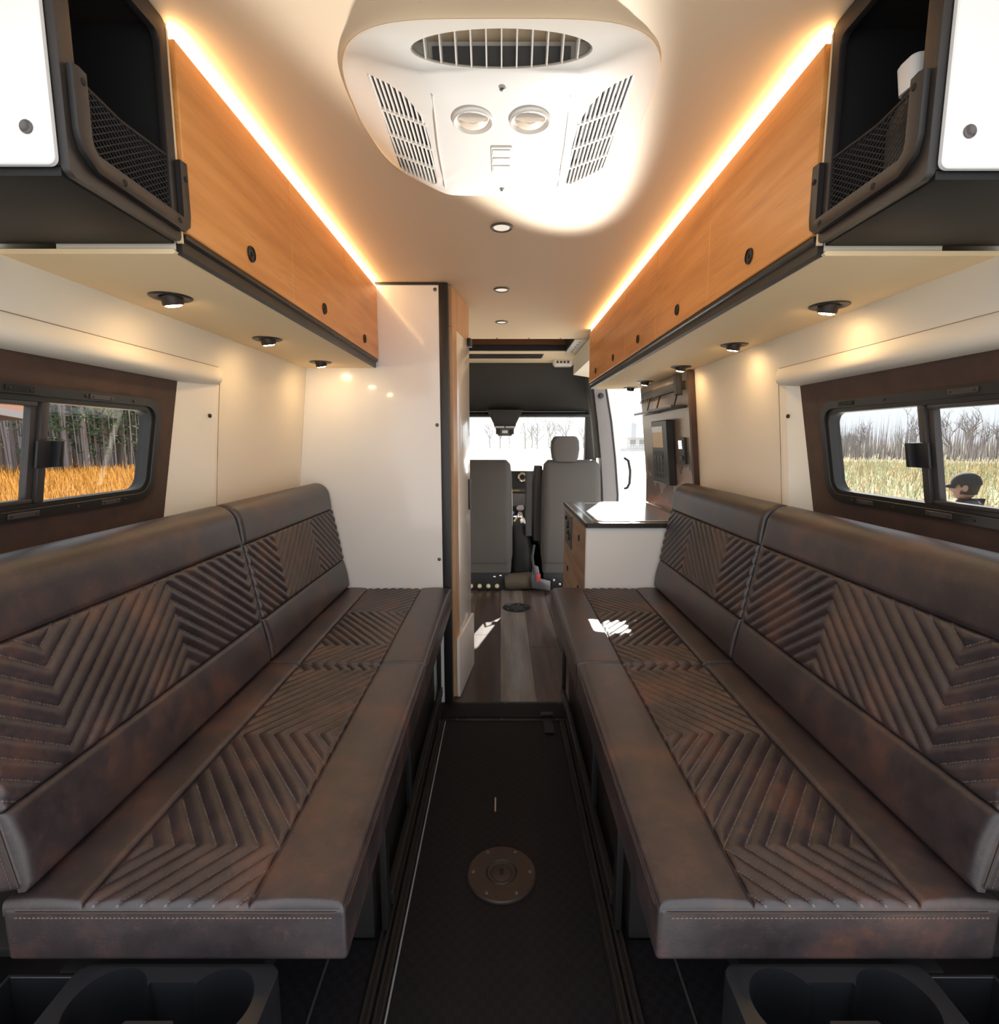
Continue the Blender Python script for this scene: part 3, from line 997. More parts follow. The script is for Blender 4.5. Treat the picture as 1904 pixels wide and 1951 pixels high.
# ------------------------------------------------------------------ end cubbies with cargo nets
def build_cubby(s):
    side = 'left' if s < 0 else 'right'
    y0, y1 = (0.712, 0.945) if s < 0 else (0.722, 0.955)
    xf = 0.543
    z0, z1 = 1.571, CE - 0.004
    t = E_('storage_cubby', (s * 0.68, (y0 + y1) / 2, z0))
    tag(t, 'black open storage cubby with cargo net at the near end of the %s cabinets' % side, 'cubby')

    def bx(a, b, c, d, e, f):
        return MB().box(*sorted((s * a, s * b)), c, d, e, f)
    xo = 0.80
    O('floor_panel', bx(xf + 0.012, 0.86, y0 + 0.001, y1 - 0.001, z0, z0 + 0.012), 'matte_black', t, bevel=0.002)
    O('roof_panel', bx(xf + 0.012, 0.77, y0 + 0.001, y1 - 0.001, z1 - 0.012, z1), 'black_shell', t)
    O('back_panel', bx(0.765, 0.785, y0 + 0.001, y1 - 0.001, z0 + 0.0125, z1 - 0.0125), 'cavity', t)
    O('far_panel', bx(xf + 0.012, 0.764, y1 - 0.012, y1 - 0.001, z0 + 0.0125, z1 - 0.0125), 'cavity', t)
    O('near_panel', bx(xf + 0.012, 0.764, y0 + 0.001, y0 + 0.012, z0 + 0.0125, z1 - 0.0125), 'black_shell', t)
    # face frame with a rounded opening
    outer = rrect(y0, y1, z0 + 0.002, z1, 0.012, 5)
    inner = rrect(y0 + 0.026, y1 - 0.020, z0 + 0.028, z1 - 0.030, 0.014, 5)
    mb = MB()
    A = [(s * xf, y, z) for y, z in outer]
    B = [(s * xf, y, z) for y, z in inner]
    Cc = [(s * (xf + 0.012), y, z) for y, z in inner]
    D = [(s * (xf + 0.012), y, z) for y, z in outer]
    mb.sheet([A, B, Cc, D, A], closed=True)
    O('face_frame', mb, 'black_shell', t, bevel=0.002, seg=2)
    O('gasket', bx(xf - 0.001, xf + 0.009, y1 - 0.0005, y1 + 0.0035, z0 + 0.002, z1 - 0.01), 'label_cream', t)
    # white rear facing end panel in a black reveal, with a bolt
    O('end_panel', MB().prism([(s * x, z) for x, z in [p for p in rrect(xf + 0.012, 0.90, z0 + 0.010, z1, 0.010, 5)]], 1, y0 - 0.008, y0 + 0.0005), 'white_end', t, bevel=0.0015, seg=1)
    O('end_bolt', MB().lathe([(0.008, 0), (0.008, 0.002), (0.006, 0.003), (0.003, 0.0015)], (s * 0.585, y0 - 0.0079, z0 + 0.052), (0, -1, 0), 14), 'bracket_grey', t)
    # net bracket: padded U rail round the lower half of the opening
    zt = 1.706
    path = [(y0 + 0.020, zt), (y0 + 0.020, z0 + 0.060), (y0 + 0.024, z0 + 0.044), (y0 + 0.040, z0 + 0.032), (y1 - 0.004, z0 + 0.030), (y1 + 0.004, z0 + 0.036), (y1 + 0.006, z0 + 0.05), (y1 + 0.006, zt - 0.004)]
    n = E_('cargo_net', (s * (xf - 0.006), (y0 + y1) / 2, z0 + 0.03))
    tag(n, 'black mesh cargo net clipped across the %s cubby opening' % side, 'net')
    mb = MB()
    rows = []
    for i, (y, z) in enumerate(path):
        a = Vector(path[max(i - 1, 0)])
        b = Vector(path[min(i + 1, len(path) - 1)])
        d = (b - a).normalized()
        nn = Vector((-d.y, d.x))     # towards the opening
        w_ = 0.011
        p0 = Vector((y, z)) - nn * w_
        p1 = Vector((y, z)) + nn * w_
        rows.append([(s * (xf - 0.001), p0.x, p0.y), (s * (xf - 0.009), p0.x, p0.y), (s * (xf - 0.012), p0.x * 0.7 + p1.x * 0.3, p0.y * 0.7 + p1.y * 0.3), (s * (xf - 0.010), p1.x, p1.y), (s * (xf - 0.001), p1.x, p1.y)])
    mb.loft(rows)
    O('bracket', mb, 'black_shell', n, smooth=50)
    for y, z in ((y0 + 0.022, zt - 0.014), (y0 + 0.085, z0 + 0.030), (y1 - 0.02, z0 + 0.030), (y1 + 0.006, zt - 0.03)):
        O('rivet', MB().lathe([(0.0045, 0), (0.0045, 0.002), (0.002, 0.003)], (s * (xf - 0.0105), y, z), (-s, 0, 0), 10), 'cavity', n)
    O('top_cord', MB().tube([(s * (xf + 0.004), y0 + 0.018, zt - 0.002), (s * (xf + 0.008), (y0 + y1) / 2, zt - 0.008), (s * (xf + 0.003), y1 + 0.002, zt - 0.004)], 0.0022, 6), 'net', n)
    # diamond mesh of cords
    mb = MB()
    za, zb, ya, yb = z0 + 0.036, zt - 0.004, y0 + 0.030, y1 - 0.002
    pitch = 0.0135
    k = -40
    segs = []
    while k < 60:
        for sg in (1, -1):
            # line z = za + sg*(y - c) * 0.75
            c = ya + k * pitch
            pts = []
            for yy in [ya + (yb - ya) * q / 60 for q in range(61)]:
                zz = za + sg * (yy - c) * 0.62
                if za <= zz <= zb:
                    pts.append((yy, zz))
            if len(pts) > 1:
                segs.append((pts[0], pts[-1]))
        k += 1
    for (a, b) in segs:
        def bow(p):
            return s * (xf + 0.003 + 0.006 * math.sin(math.pi * (p[0] - ya) / (yb - ya)))
        mid = ((a[0] + b[0]) / 2, (a[1] + b[1]) / 2)
        mb.tube([(bow(a), *a), (bow(mid), *mid), (bow(b), *b)], 0.0009, 4)
    O('mesh', mb, 'net', n, smooth=0)
    return t


build_cubby(-1)
build_cubby(1)
# pale plastic item stored in the right cubby
t = E_('grey_dispenser', (0.612, 0.845, 1.584))
tag(t, 'pale grey capped bottle standing in the right cubby behind the net', 'bottle')
rows = []
for z, hw, hd, cx, cy_ in ((1.5845, 0.040, 0.035, 0.612, 0.825), (1.65, 0.040, 0.035, 0.610, 0.827), (1.69, 0.036, 0.030, 0.606, 0.829), (1.712, 0.028, 0.022, 0.602, 0.830), (1.728, 0.018, 0.015, 0.600, 0.831), (1.738, 0.015, 0.013, 0.598, 0.831)):
    rows.append([(cx + x, cy_ + y, z) for x, y in rrect(-hw, hw, -hd, hd, min(hw, hd) * 0.6)])
O('body', MB().loft(rows), 'holder', t, smooth=50)
O('cap', MB().loft([[(0.597 + x, 0.831 + y, z) for x, y in rrect(-q, q, -q, q, q * 0.6)] for z, q in ((1.7385, 0.017), (1.775, 0.021), (1.780, 0.018))]), 'bottle_white', t, smooth=50)


# ------------------------------------------------------------------ roof air conditioner
def build_ac():
    t = E_('air_conditioner', (0, 1.2, 1.84))
    tag(t, 'cream ceiling air conditioner with side grilles and a wide oval rear vent', 'air conditioner')
    yr, yf = 0.945, 1.475
    ZB = 1.853

    def outline(k, n=72):
        """superellipse footprint at inset k (0: outer rim)"""
        pts = []
        for i in range(n):
            a = 2 * math.pi * i / n
            c, d = math.cos(a), math.sin(a)
            e = 2 / 4.2
            hx = 0.296 - k
            x = hx * math.copysign(abs(c) ** e, c)
            ky = k if d > 0 else k * 0.42
            y = (yr + yf) / 2 + ((yf - yr) / 2 - ky) * math.copysign(abs(d) ** e, d)
            # narrows a little to the rear
            x *= 1.0 - 0.10 * max(0, (y - (yr + yf) / 2) / (yf - yr)) * 2
            pts.append((x, y))
        return pts

    def zlow(x, y):
        return ZB + max(0.0, abs(x) - 0.135) * 0.34

    def P(x, y, lift):
        return (x, y, min(CE - 0.0008, zlow(x, y) + lift))
    rows = []
    rows.append([(x, y, CE - 0.0008) for x, y in outline(0.0)])
    rows.append([(x, y, CE - 0.006) for x, y in outline(-0.001)])
    for k, q in ((0.006, 0.72), (0.020, 0.38), (0.036, 0.15), (0.052, 0.04), (0.07, 0.0)):
        ring = []
        for (x, y) in outline(k):
            z = zlow(x, y)
            ring.append((x, y, z + (CE - 0.008 - z) * q))
        rows.append(ring)
    for f in (0.75, 0.5, 0.25, 0.05):
        ring = []
        cyc = (yr + yf) / 2
        for (x, y) in outline(0.07):
            xx, yy = x * f, cyc + (y - cyc) * f
            ring.append(P(xx, yy, 0))
        rows.append(ring)
    # refine so that the crease between flat middle and sloped sides is followed
    mb = MB().loft(rows)
    # pockets cut for the vents
    body = O('body', mb, 'white_plastic', t, smooth=55)

    def cutter(mb_):
        o = O('cut', mb_, None, smooth=0)
        return o
    cuts = []
    # oval rear vent (cut from behind, slightly from below)
    ell = [(0.150 * math.cos(2 * math.pi * i / 40), 0.0215 * math.sin(2 * math.pi * i / 40)) for i in range(40)]
    ax = Vector((0, -0.80, -0.60))           # outward
    upv = Vector((0, -0.60, 0.80))
    cpt = Vector((0, 0.962, 1.882))
    cm = MB().loft([[tuple(cpt + Vector((1, 0, 0)) * x + upv * y * 1.15 + ax * d) for x, y in ell] for d in (0.06, -0.045)])
    cuts.append(cutter(cm))
    gr = []
    for s in (-1, 1):
        # side grille outline (x outward, y forward): straight outer edge, big arc at the rear inner corner
        pts = [(0.236, 1.035), (0.245, 1.375), (0.165, 1.385), (0.155, 1.37), (0.150, 1.20), (0.152, 1.13), (0.162, 1.085), (0.182, 1.052), (0.205, 1.038)]
        cm = MB().prism([(s * x, y) for x, y in pts], 2, ZB - 0.02, ZB + 0.048)
        cuts.append(cutter(cm))
        gr.append(pts)
    for c in cuts:
        md = body.modifiers.new('cut', 'BOOLEAN')
        md.object = c
        md.operation = 'DIFFERENCE'
        md.solver = 'EXACT'
    bpy.context.view_layer.update()
    dg = bpy.context.evaluated_depsgraph_get()
    me = bpy.data.meshes.new_from_object(body.evaluated_get(dg))
    body.modifiers.clear()
    body.data = me
    for p in me.polygons:
        p.use_smooth = True
    me.set_sharp_from_angle(angle=R(40))
    for c in cuts:
        bpy.data.objects.remove(c)
    # rear vent: dark slot at the back of the pocket and thin fins
    def V(x, y, d):
        return tuple(cpt + Vector((1, 0, 0)) * x + upv * y * 1.15 + ax * d)
    mb = MB().hexa([V(-0.118, -0.024, -0.043), V(0.118, -0.024, -0.043), V(0.118, 0.001, -0.043), V(-0.118, 0.001, -0.043), V(-0.118, -0.024, -0.030), V(0.118, -0.024, -0.030), V(0.118, 0.001, -0.030), V(-0.118, 0.001, -0.030)])
    O('coil_slot', mb, 'black_shell', t)
    for k in range(11):
        x = -0.127 + k * 0.0254
        h = 0.0215 * math.sqrt(max(0.02, 1 - (x / 0.150) ** 2))
        mb = MB().hexa([V(x - 0.0012, -h, -0.042), V(x + 0.0012, -h, -0.042), V(x + 0.0012, h, -0.042), V(x - 0.0012, h, -0.042),
                        V(x - 0.0012, -h, -0.002), V(x + 0.0012, -h, -0.002), V(x + 0.0012, h, 0.008), V(x - 0.0012, h, 0.008)])
        O('vent_fin', mb, 'white_plastic', t)
    # side grilles
    for s, pts in zip((-1, 1), gr):
        g = E_('side_grille', (s * 0.2, 1.2, ZB))
        g.parent = t
        g.location = Vector((s * 0.2, 1.2, ZB)) - WL[t]

        def zf(x):
            return ZB + max(0, abs(x) - 0.135) * 0.34
        mb = MB().prism([(s * x, y) for x, y in pts], 2, ZB + 0.0465, ZB + 0.0478)
        O('dark_backing', mb, 'cavity', g)

        def inner_x(y):
            if y >= 1.20:
                return 0.150
            if y >= 1.13:
                return 0.151
            if y >= 1.085:
                return 0.162
            return 0.182
        xs = [0.1545 + k * 0.0092 for k in range(10)]
        for x in xs:
            ya = 1.036 + (0.0 if x > 0.205 else (0.205 - x) * 0.55 if x > 0.18 else 0.014 + (0.18 - x) * 1.6)
            O('slat', MB().hexa([(s * (x - 0.0016), ya, zf(x) + 0.001), (s * (x + 0.0016), ya, zf(x) + 0.001), (s * (x + 0.0016), 1.384, zf(x) + 0.001), (s * (x - 0.0016), 1.384, zf(x) + 0.001),
                                 (s * (x - 0.0012), ya, zf(x) + 0.012), (s * (x + 0.0012), ya, zf(x) + 0.012), (s * (x + 0.0012), 1.384, zf(x) + 0.012), (s * (x - 0.0012), 1.384, zf(x) + 0.012)]), 'white_plastic', g)
        for y in (1.135, 1.222, 1.305):
            O('cross_bar', MB().hexa([(s * 0.150, y - 0.0028, zf(0.150) + 0.0005), (s * 0.243, y - 0.0028, zf(0.243) + 0.0005), (s * 0.243, y + 0.0028, zf(0.243) + 0.0005), (s * 0.150, y + 0.0028, zf(0.150) + 0.0005),
                                      (s * 0.150, y - 0.0028, zf(0.150) + 0.006), (s * 0.243, y - 0.0028, zf(0.243) + 0.006), (s * 0.243, y + 0.0028, zf(0.243) + 0.006), (s * 0.150, y + 0.0028, zf(0.150) + 0.006)]), 'white_plastic', g)
        # raised seam between middle cover and side panel
        O('cover_seam', MB().tube([(s * 0.124, 1.035, ZB + 0.0004), (s * 0.133, 1.20, ZB + 0.0004), (s * 0.138, 1.385, ZB + 0.0004)], 0.0012, 6), 'trim_white', g)
    # two round lamps with hooded lenses
    for x in (-0.055, 0.055):
        k = O('lamp_bowl', MB().lathe([(0.040, 0), (0.040, 0.004), (0.037, 0.006), (0.033, 0.003), (0.031, -0.002)], (x, 1.105, ZB + 0.0005), (0, 0, -1), 32), 'white_plastic', t)
        mb = MB()
        rows = []
        for i in range(7):
            a = i / 6 * math.pi / 2
            rr = 0.0295 * math.cos(a) + 0.0005
            rows.append([(x + rr * math.cos(b), 1.105 + max(rr * math.sin(b), -0.008), ZB + 0.001 - 0.010 * math.sin(a)) for b in [2 * math.pi * j / 24 for j in range(24)]])
        O('lamp_lens', MB().loft(rows), 'lens_plastic', k, smooth=60)
    O('control_panel', MB().prism(rrect(-0.0225, 0.0225, 1.195, 1.302, 0.003, 3), 2, ZB - 0.0025, ZB + 0.0005), 'trim_white', t, bevel=0.0008, seg=1)
    for k in range(3):
        O('button', MB().prism(rrect(-0.019, 0.019, 1.204 + k * 0.032, 1.228 + k * 0.032, 0.002, 3), 2, ZB - 0.004, ZB - 0.0026), 'white_plastic', t)
    for y in (1.012, 1.385):
        O('screw', MB().lathe([(0.006, 0), (0.006, 0.003), (0.003, 0.0045)], (0.002, y, ZB + 0.0005), (0, 0, -1), 12), 'steel', t)


build_ac()


# ------------------------------------------------------------------ floor mat, rails, discs
def build_floor_bits():
    o = O('rubber_mat', MB().box(-0.248, 0.252, Y_REAR - 0.1, 2.195, -0.0055, 0.0), 'tread', bevel=0.001, seg=1)
    tag(o, 'black woven rubber mat filling the aisle between the benches', 'mat')
    o = O('mat_edging', MB().box(-0.2525, -0.2485, Y_REAR - 0.1, 2.195, -0.0055, 0.002), 'grey_post')
    tag(o, 'thin pale metal strip along the left edge of the mat', 'trim')
    t = E_('door_sill', (0.04, 2.28, 0))
    tag(t, 'black tread plate sill between the mat and the wood floor', 'sill')
    O('plate', MB().box(-0.272, 0.36, 2.222, 2.340, -0.0055, 0.010), 'tread', t, bevel=0.003)
    O('lip', MB().box(-0.272, 0.36, 2.3405, 2.3655, -0.0055, 0.004), 'black_metal', t, bevel=0.001)
    O('lip', MB().box(-0.272, 0.36, 2.196, 2.2215, -0.0055, 0.004), 'black_metal', t, bevel=0.001)
    for x in (-0.2, 0.0, 0.25):
        O('screw', MB().lathe([(0.006, 0), (0.006, 0.002), (0.003, 0.003)], (x, 2.208, 0.0035), (0, 0, 1), 10), 'dark_steel', t)
        O('screw', MB().lathe([(0.006, 0), (0.006, 0.002), (0.003, 0.003)], (x + 0.02, 2.353, 0.0035), (0, 0, 1), 10), 'dark_steel', t)
    t = E_('strap_buckle', (0.205, 2.19, 0))
    tag(t, 'small black strap buckle on the sill by the right bench', 'buckle')
    O('clip', MB().box(0.178, 0.232, 2.215, 2.236, 0.011, 0.024), 'holder', t, bevel=0.003)
    O('strap', MB().box(0.184, 0.226, 2.09, 2.214, 0.0055, 0.0085), 'rubber', t)
    for s, side in ((-1, 'left'), (1, 'right')):
        # long floor tracks either side
        for a, b, nm, z1, lb in ((0.2565, 0.276, 'seat_track', 0.012, 'inner black seat track along the %s side of the aisle' % side), (0.282, 0.302, 'seat_track', 0.020, 'outer black seat track under the %s bench cushion' % side)):
            mb = MB()
            mb.prism([(s * a, -0.0055), (s * b, -0.0055), (s * b, z1), (s * (b - 0.006), z1), (s * (b - 0.006), z1 - 0.008), (s * (a + 0.006), z1 - 0.008), (s * (a + 0.006), z1), (s * a, z1)], 1, Y_REAR - 0.1, 2.19)
            tag(O(nm, mb, 'black_shell'), lb, 'track')
        o = O('side_carpet', MB().box(*sorted((s * 0.304, s * 0.90)), Y_REAR - 0.1, 1.155, -0.0055, 0.004), 'tread')
        tag(o, 'black carpet floor under the near end of the %s bench' % side, 'carpet')
    o = O('carpet_binding', MB().box(-0.419, -0.414, Y_REAR - 0.1, 1.155, 0.0042, 0.007), 'bracket_grey')
    tag(o, 'grey binding strip on the carpet below the left cup holder', 'trim')
    o = O('carpet_binding', MB().box(0.414, 0.419, Y_REAR - 0.1, 1.155, 0.0042, 0.007), 'bracket_grey')
    tag(o, 'grey binding strip on the carpet below the right cup holder', 'trim')
    # table-leg socket discs
    t = E_('floor_socket', (0, 1.36, 0))
    tag(t, 'round bronze table socket plate with six screws on the black mat', 'floor plate')
    O('flange', MB().lathe([(0.100, 0.0002), (0.100, 0.005), (0.096, 0.008), (0.045, 0.009), (0.042, 0.0065), (0.040, 0.009), (0.034, 0.009), (0.031, 0.0075), (0.028, 0.009)], (0, 1.36, 0), (0, 0, 1), 48), 'bronze', t)
    O('key_hole', MB().box(-0.006, 0.006, 1.350, 1.372, 0.0091, 0.0096), 'cavity', t)
    for k in range(6):
        a = R(60 * k)
        O('screw', MB().lathe([(0.006, 0), (0.006, 0.002), (0.003, 0.003)], (0.083 * math.cos(a), 1.36 + 0.083 * math.sin(a), 0.0082), (0, 0, 1), 10), 'dark_steel', t)
    o = O('mat_slot', MB().box(-0.024, -0.019, 1.62, 1.69, 0.0002, 0.0012), 'steel')
    tag(o, 'short silver slot strip set in the aisle mat', 'slot')
    t = E_('floor_ring', (0.115, 3.80, 0))
    tag(t, 'round black floor ring set in the wood planks near the cab seats', 'floor plate')
    O('ring', MB().lathe([(0.105, 0.0003), (0.105, 0.006), (0.088, 0.008), (0.084, 0.003), (0.06, 0.003)], (0.115, 3.80, 0), (0, 0, 1), 40), 'black_metal', t)
    O('plug', MB().lathe([(0.050, 0.0035), (0.05, 0.006), (0.03, 0.008)], (0.115, 3.80, 0), (0, 0, 1), 32), 'dark_steel', t)
    for k in range(6):
        a = R(60 * k + 20)
        O('screw', MB().lathe([(0.006, 0), (0.006, 0.002), (0.003, 0.003)], (0.115 + 0.072 * math.cos(a), 3.80 + 0.072 * math.sin(a), 0.0032), (0, 0, 1), 8), 'steel', t)


build_floor_bits()


# ------------------------------------------------------------------ benches
GP = 0.0355     # groove pitch
SLOPE = 0.78
QSTEP = 0.0034


def frange(a, b, st):
    n = max(1, int(round((b - a) / st)))
    return [a + (b - a) * i / n for i in range(n + 1)]


def grid_panel(name, parent, us, vs, point, height, uvf=None, mat='leather', skirt=0.012):
    """a puffed leather panel: point(u, v, h) -> world; height(u, v) -> h; closed by a skirt"""
    nu, nv = len(us), len(vs)
    verts = [point(u, v, height(u, v)) for v in vs for u in us]
    uvs = [uvf(u, v) for v in vs for u in us] if uvf else None
    faces = []
    for j in range(nv - 1):
        for i in range(nu - 1):
            a = j * nu + i
            faces.append((a, a + 1, a + nu + 1, a + nu))
    border = [i for i in range(nu)] + [j * nu + nu - 1 for j in range(1, nv)] + [(nv - 1) * nu + i for i in range(nu - 2, -1, -1)] + [j * nu for j in range(nv - 2, 0, -1)]
    ub = [us[i % nu] for i in border]
    vb = [vs[i // nu] for i in border]
    base = len(verts)
    for u, v in zip(ub, vb):
        verts.append(point(u, v, -skirt))
    m = len(border)
    for k in range(m):
        k2 = (k + 1) % m
        faces.append((border[k], base + k, base + k2, border[k2]))
    faces.append(tuple(base + k for k in range(m)))
    xs, ys, zs = zip(*verts)
    c = Vector(((min(xs) + max(xs)) / 2, (min(ys) + max(ys)) / 2, (min(zs) + max(zs)) / 2))
    me = bpy.data.meshes.new(name)
    me.from_pydata([(p[0] - c.x, p[1] - c.y, p[2] - c.z) for p in verts], [], faces)
    bm = bmesh.new()
    bm.from_mesh(me)
    bmesh.ops.recalc_face_normals(bm, faces=bm.faces)
    bm.to_mesh(me)
    bm.free()
    if uvs:
        lay = me.uv_layers.new(name='quilt')
        uvs += [(0.9, 0.5)] * m
        for lp in me.loops:
            lay.data[lp.index].uv = uvs[lp.vertex_index]
    for p in me.polygons:
        p.use_smooth = True
    me.set_sharp_from_angle(angle=R(62))
    me.materials.append(MATS[mat])
    return link(bpy.data.objects.new(name, me), parent, c)


def edge_puff(u, a, b, r, d):
    """0 at the seams, rising to d over r"""
    e = min(u - a, b - u)
    if e >= r:
        return d
    t = max(0.0, e / r)
    return d * math.sqrt(max(0.0, 1 - (1 - t) ** 2))


def quilt_fn(ofs, vbase):
    def h(y, v):
        q = (v - ofs(y) - vbase) / GP
        f = q - math.floor(q)
        return abs(math.sin(math.pi * f)) ** 0.55
    return h


def seat_cushion(s, y0, y1, apex_wall, label):
    side = 'left' if s < 0 else 'right'
    t = E_('bench_seat_cushion', (s * 0.48, (y0 + y1) / 2, 0.475))
    tag(t, label, 'cushion', 'bench seat cushions')
    xf, xa, xb, xr = 0.230, 0.372, 0.618, 0.735
    zt = ST
    mb = MB().box(*sorted((s * xf, s * xr)), y0, y1, 0.472, zt - 0.006)
    O('cover', mb, 'leather', t, bevel=0.008, seg=4, smooth=50)

    def pt(u, v, h):           # u: y, v: x outward
        return (s * v, u, zt - 0.008 + h)
    ye0, ye1 = y0 + 0.0015, y1 - 0.0015
    # bands
    for nm, a, b in (('front_band', xf + 0.002, xa), ('rear_band', xb, xr)):
        us = frange(ye0, ye1, 0.02)
        us = sorted(set(us + [ye0 + k * 0.002 for k in range(1, 8)] + [ye1 - k * 0.002 for k in range(1, 8)]))
        vs = sorted(set(frange(a, b, 0.008) + [a + k * 0.0015 for k in range(1, 8)] + [b - k * 0.0015 for k in range(1, 8)]))
        ro = 0.016

        def hh(u, v, a=a, b=b, nm=nm):
            e1 = edge_puff(u, ye0, ye1, 0.008, 1.0)
            d_in = (b - v) if nm == 'front_band' else (v - a)
            d_out = (v - a) if nm == 'front_band' else (b - v)
            k1 = math.sqrt(max(0, 1 - (1 - min(1, d_in / 0.010)) ** 2))
            k2 = math.sqrt(max(0, 1 - (1 - min(1, d_out / ro)) ** 2)) if nm == 'front_band' else 1.0
            puff = 0.004 * math.sin(math.pi * (v - a) / (b - a)) + 0.003 * math.sin(math.pi * (u - y0) / (y1 - y0)) ** 0.5 if y0 < u < y1 else 0
            return (0.009 + puff) * min(1, e1) * k1 * k2 - 0.002 * (1 - k2)
        grid_panel(nm, t, us, vs, pt, hh)
    # quilted centre
    hp = 0.34

    def ofs(y):
        # grooves lean to the wall at apex_wall and back to the aisle half a period away
        return -SLOPE * abs(((y - apex_wall + hp) % (2 * hp)) - hp)
    q = quilt_fn(ofs, 0.0)
    us = frange(ye0, ye1, QSTEP)
    vs = frange(xa, xb, QSTEP)

    def hq(u, v):
        e = min(u - ye0, ye1 - u, v - xa, xb - v)
        k = min(1.0, max(0.0, e / 0.012))
        return (0.0025 + 0.0075 * q(u, v) + 0.002 * math.sin(math.pi * (v - xa) / (xb - xa))) * math.sqrt(1 - (1 - k) ** 2)

    def uv(u, v):
        return (u * 1.27 / 0.0052, (v - ofs(u)) / GP)
    grid_panel('quilted_panel', t, us, vs, pt, hq, uv, 'leather_quilt')
    # piping along the upper edges
    zp = zt - 0.0115
    pth = [(s * xf, y) for y in frange(y0 + 0.014, y1 - 0.014, 0.05)]
    e = 0.0005
    path = [(s * (xr - 0.02), y0 - e, zp), (s * (xf + 0.016), y0 - e, zp), (s * (xf + 0.005), y0 + 0.005 - e, zp), (s * (xf - e), y0 + 0.016, zp)]
    path += [(s * (xf - e), y, zp) for y in frange(y0 + 0.05, y1 - 0.05, 0.08)]
    path += [(s * (xf - e), y1 - 0.016, zp), (s * (xf + 0.005), y1 - 0.005, zp)]
    O('piping', MB().tube(path, 0.0017, 6), 'piping', t)
    O('corner_seam', MB().tube([(s * (xf + 0.0045), y0 + 0.0045, zp), (s * (xf + 0.0045), y0 + 0.0045, 0.49)], 0.0013, 5), 'piping', t)
    if y0 < 1.0:
        mb = MB()
        for k in range(72):
            x = xf + 0.02 + k * 0.0066
            if x > xr - 0.02:
                break
            mb.box(*sorted((s * x, s * (x + 0.0042))), y0 - 0.0012, y0 + 0.0003, zp - 0.0095, zp - 0.0075)
        O('stitching', mb, 'thread', t, smooth=0)
    return t


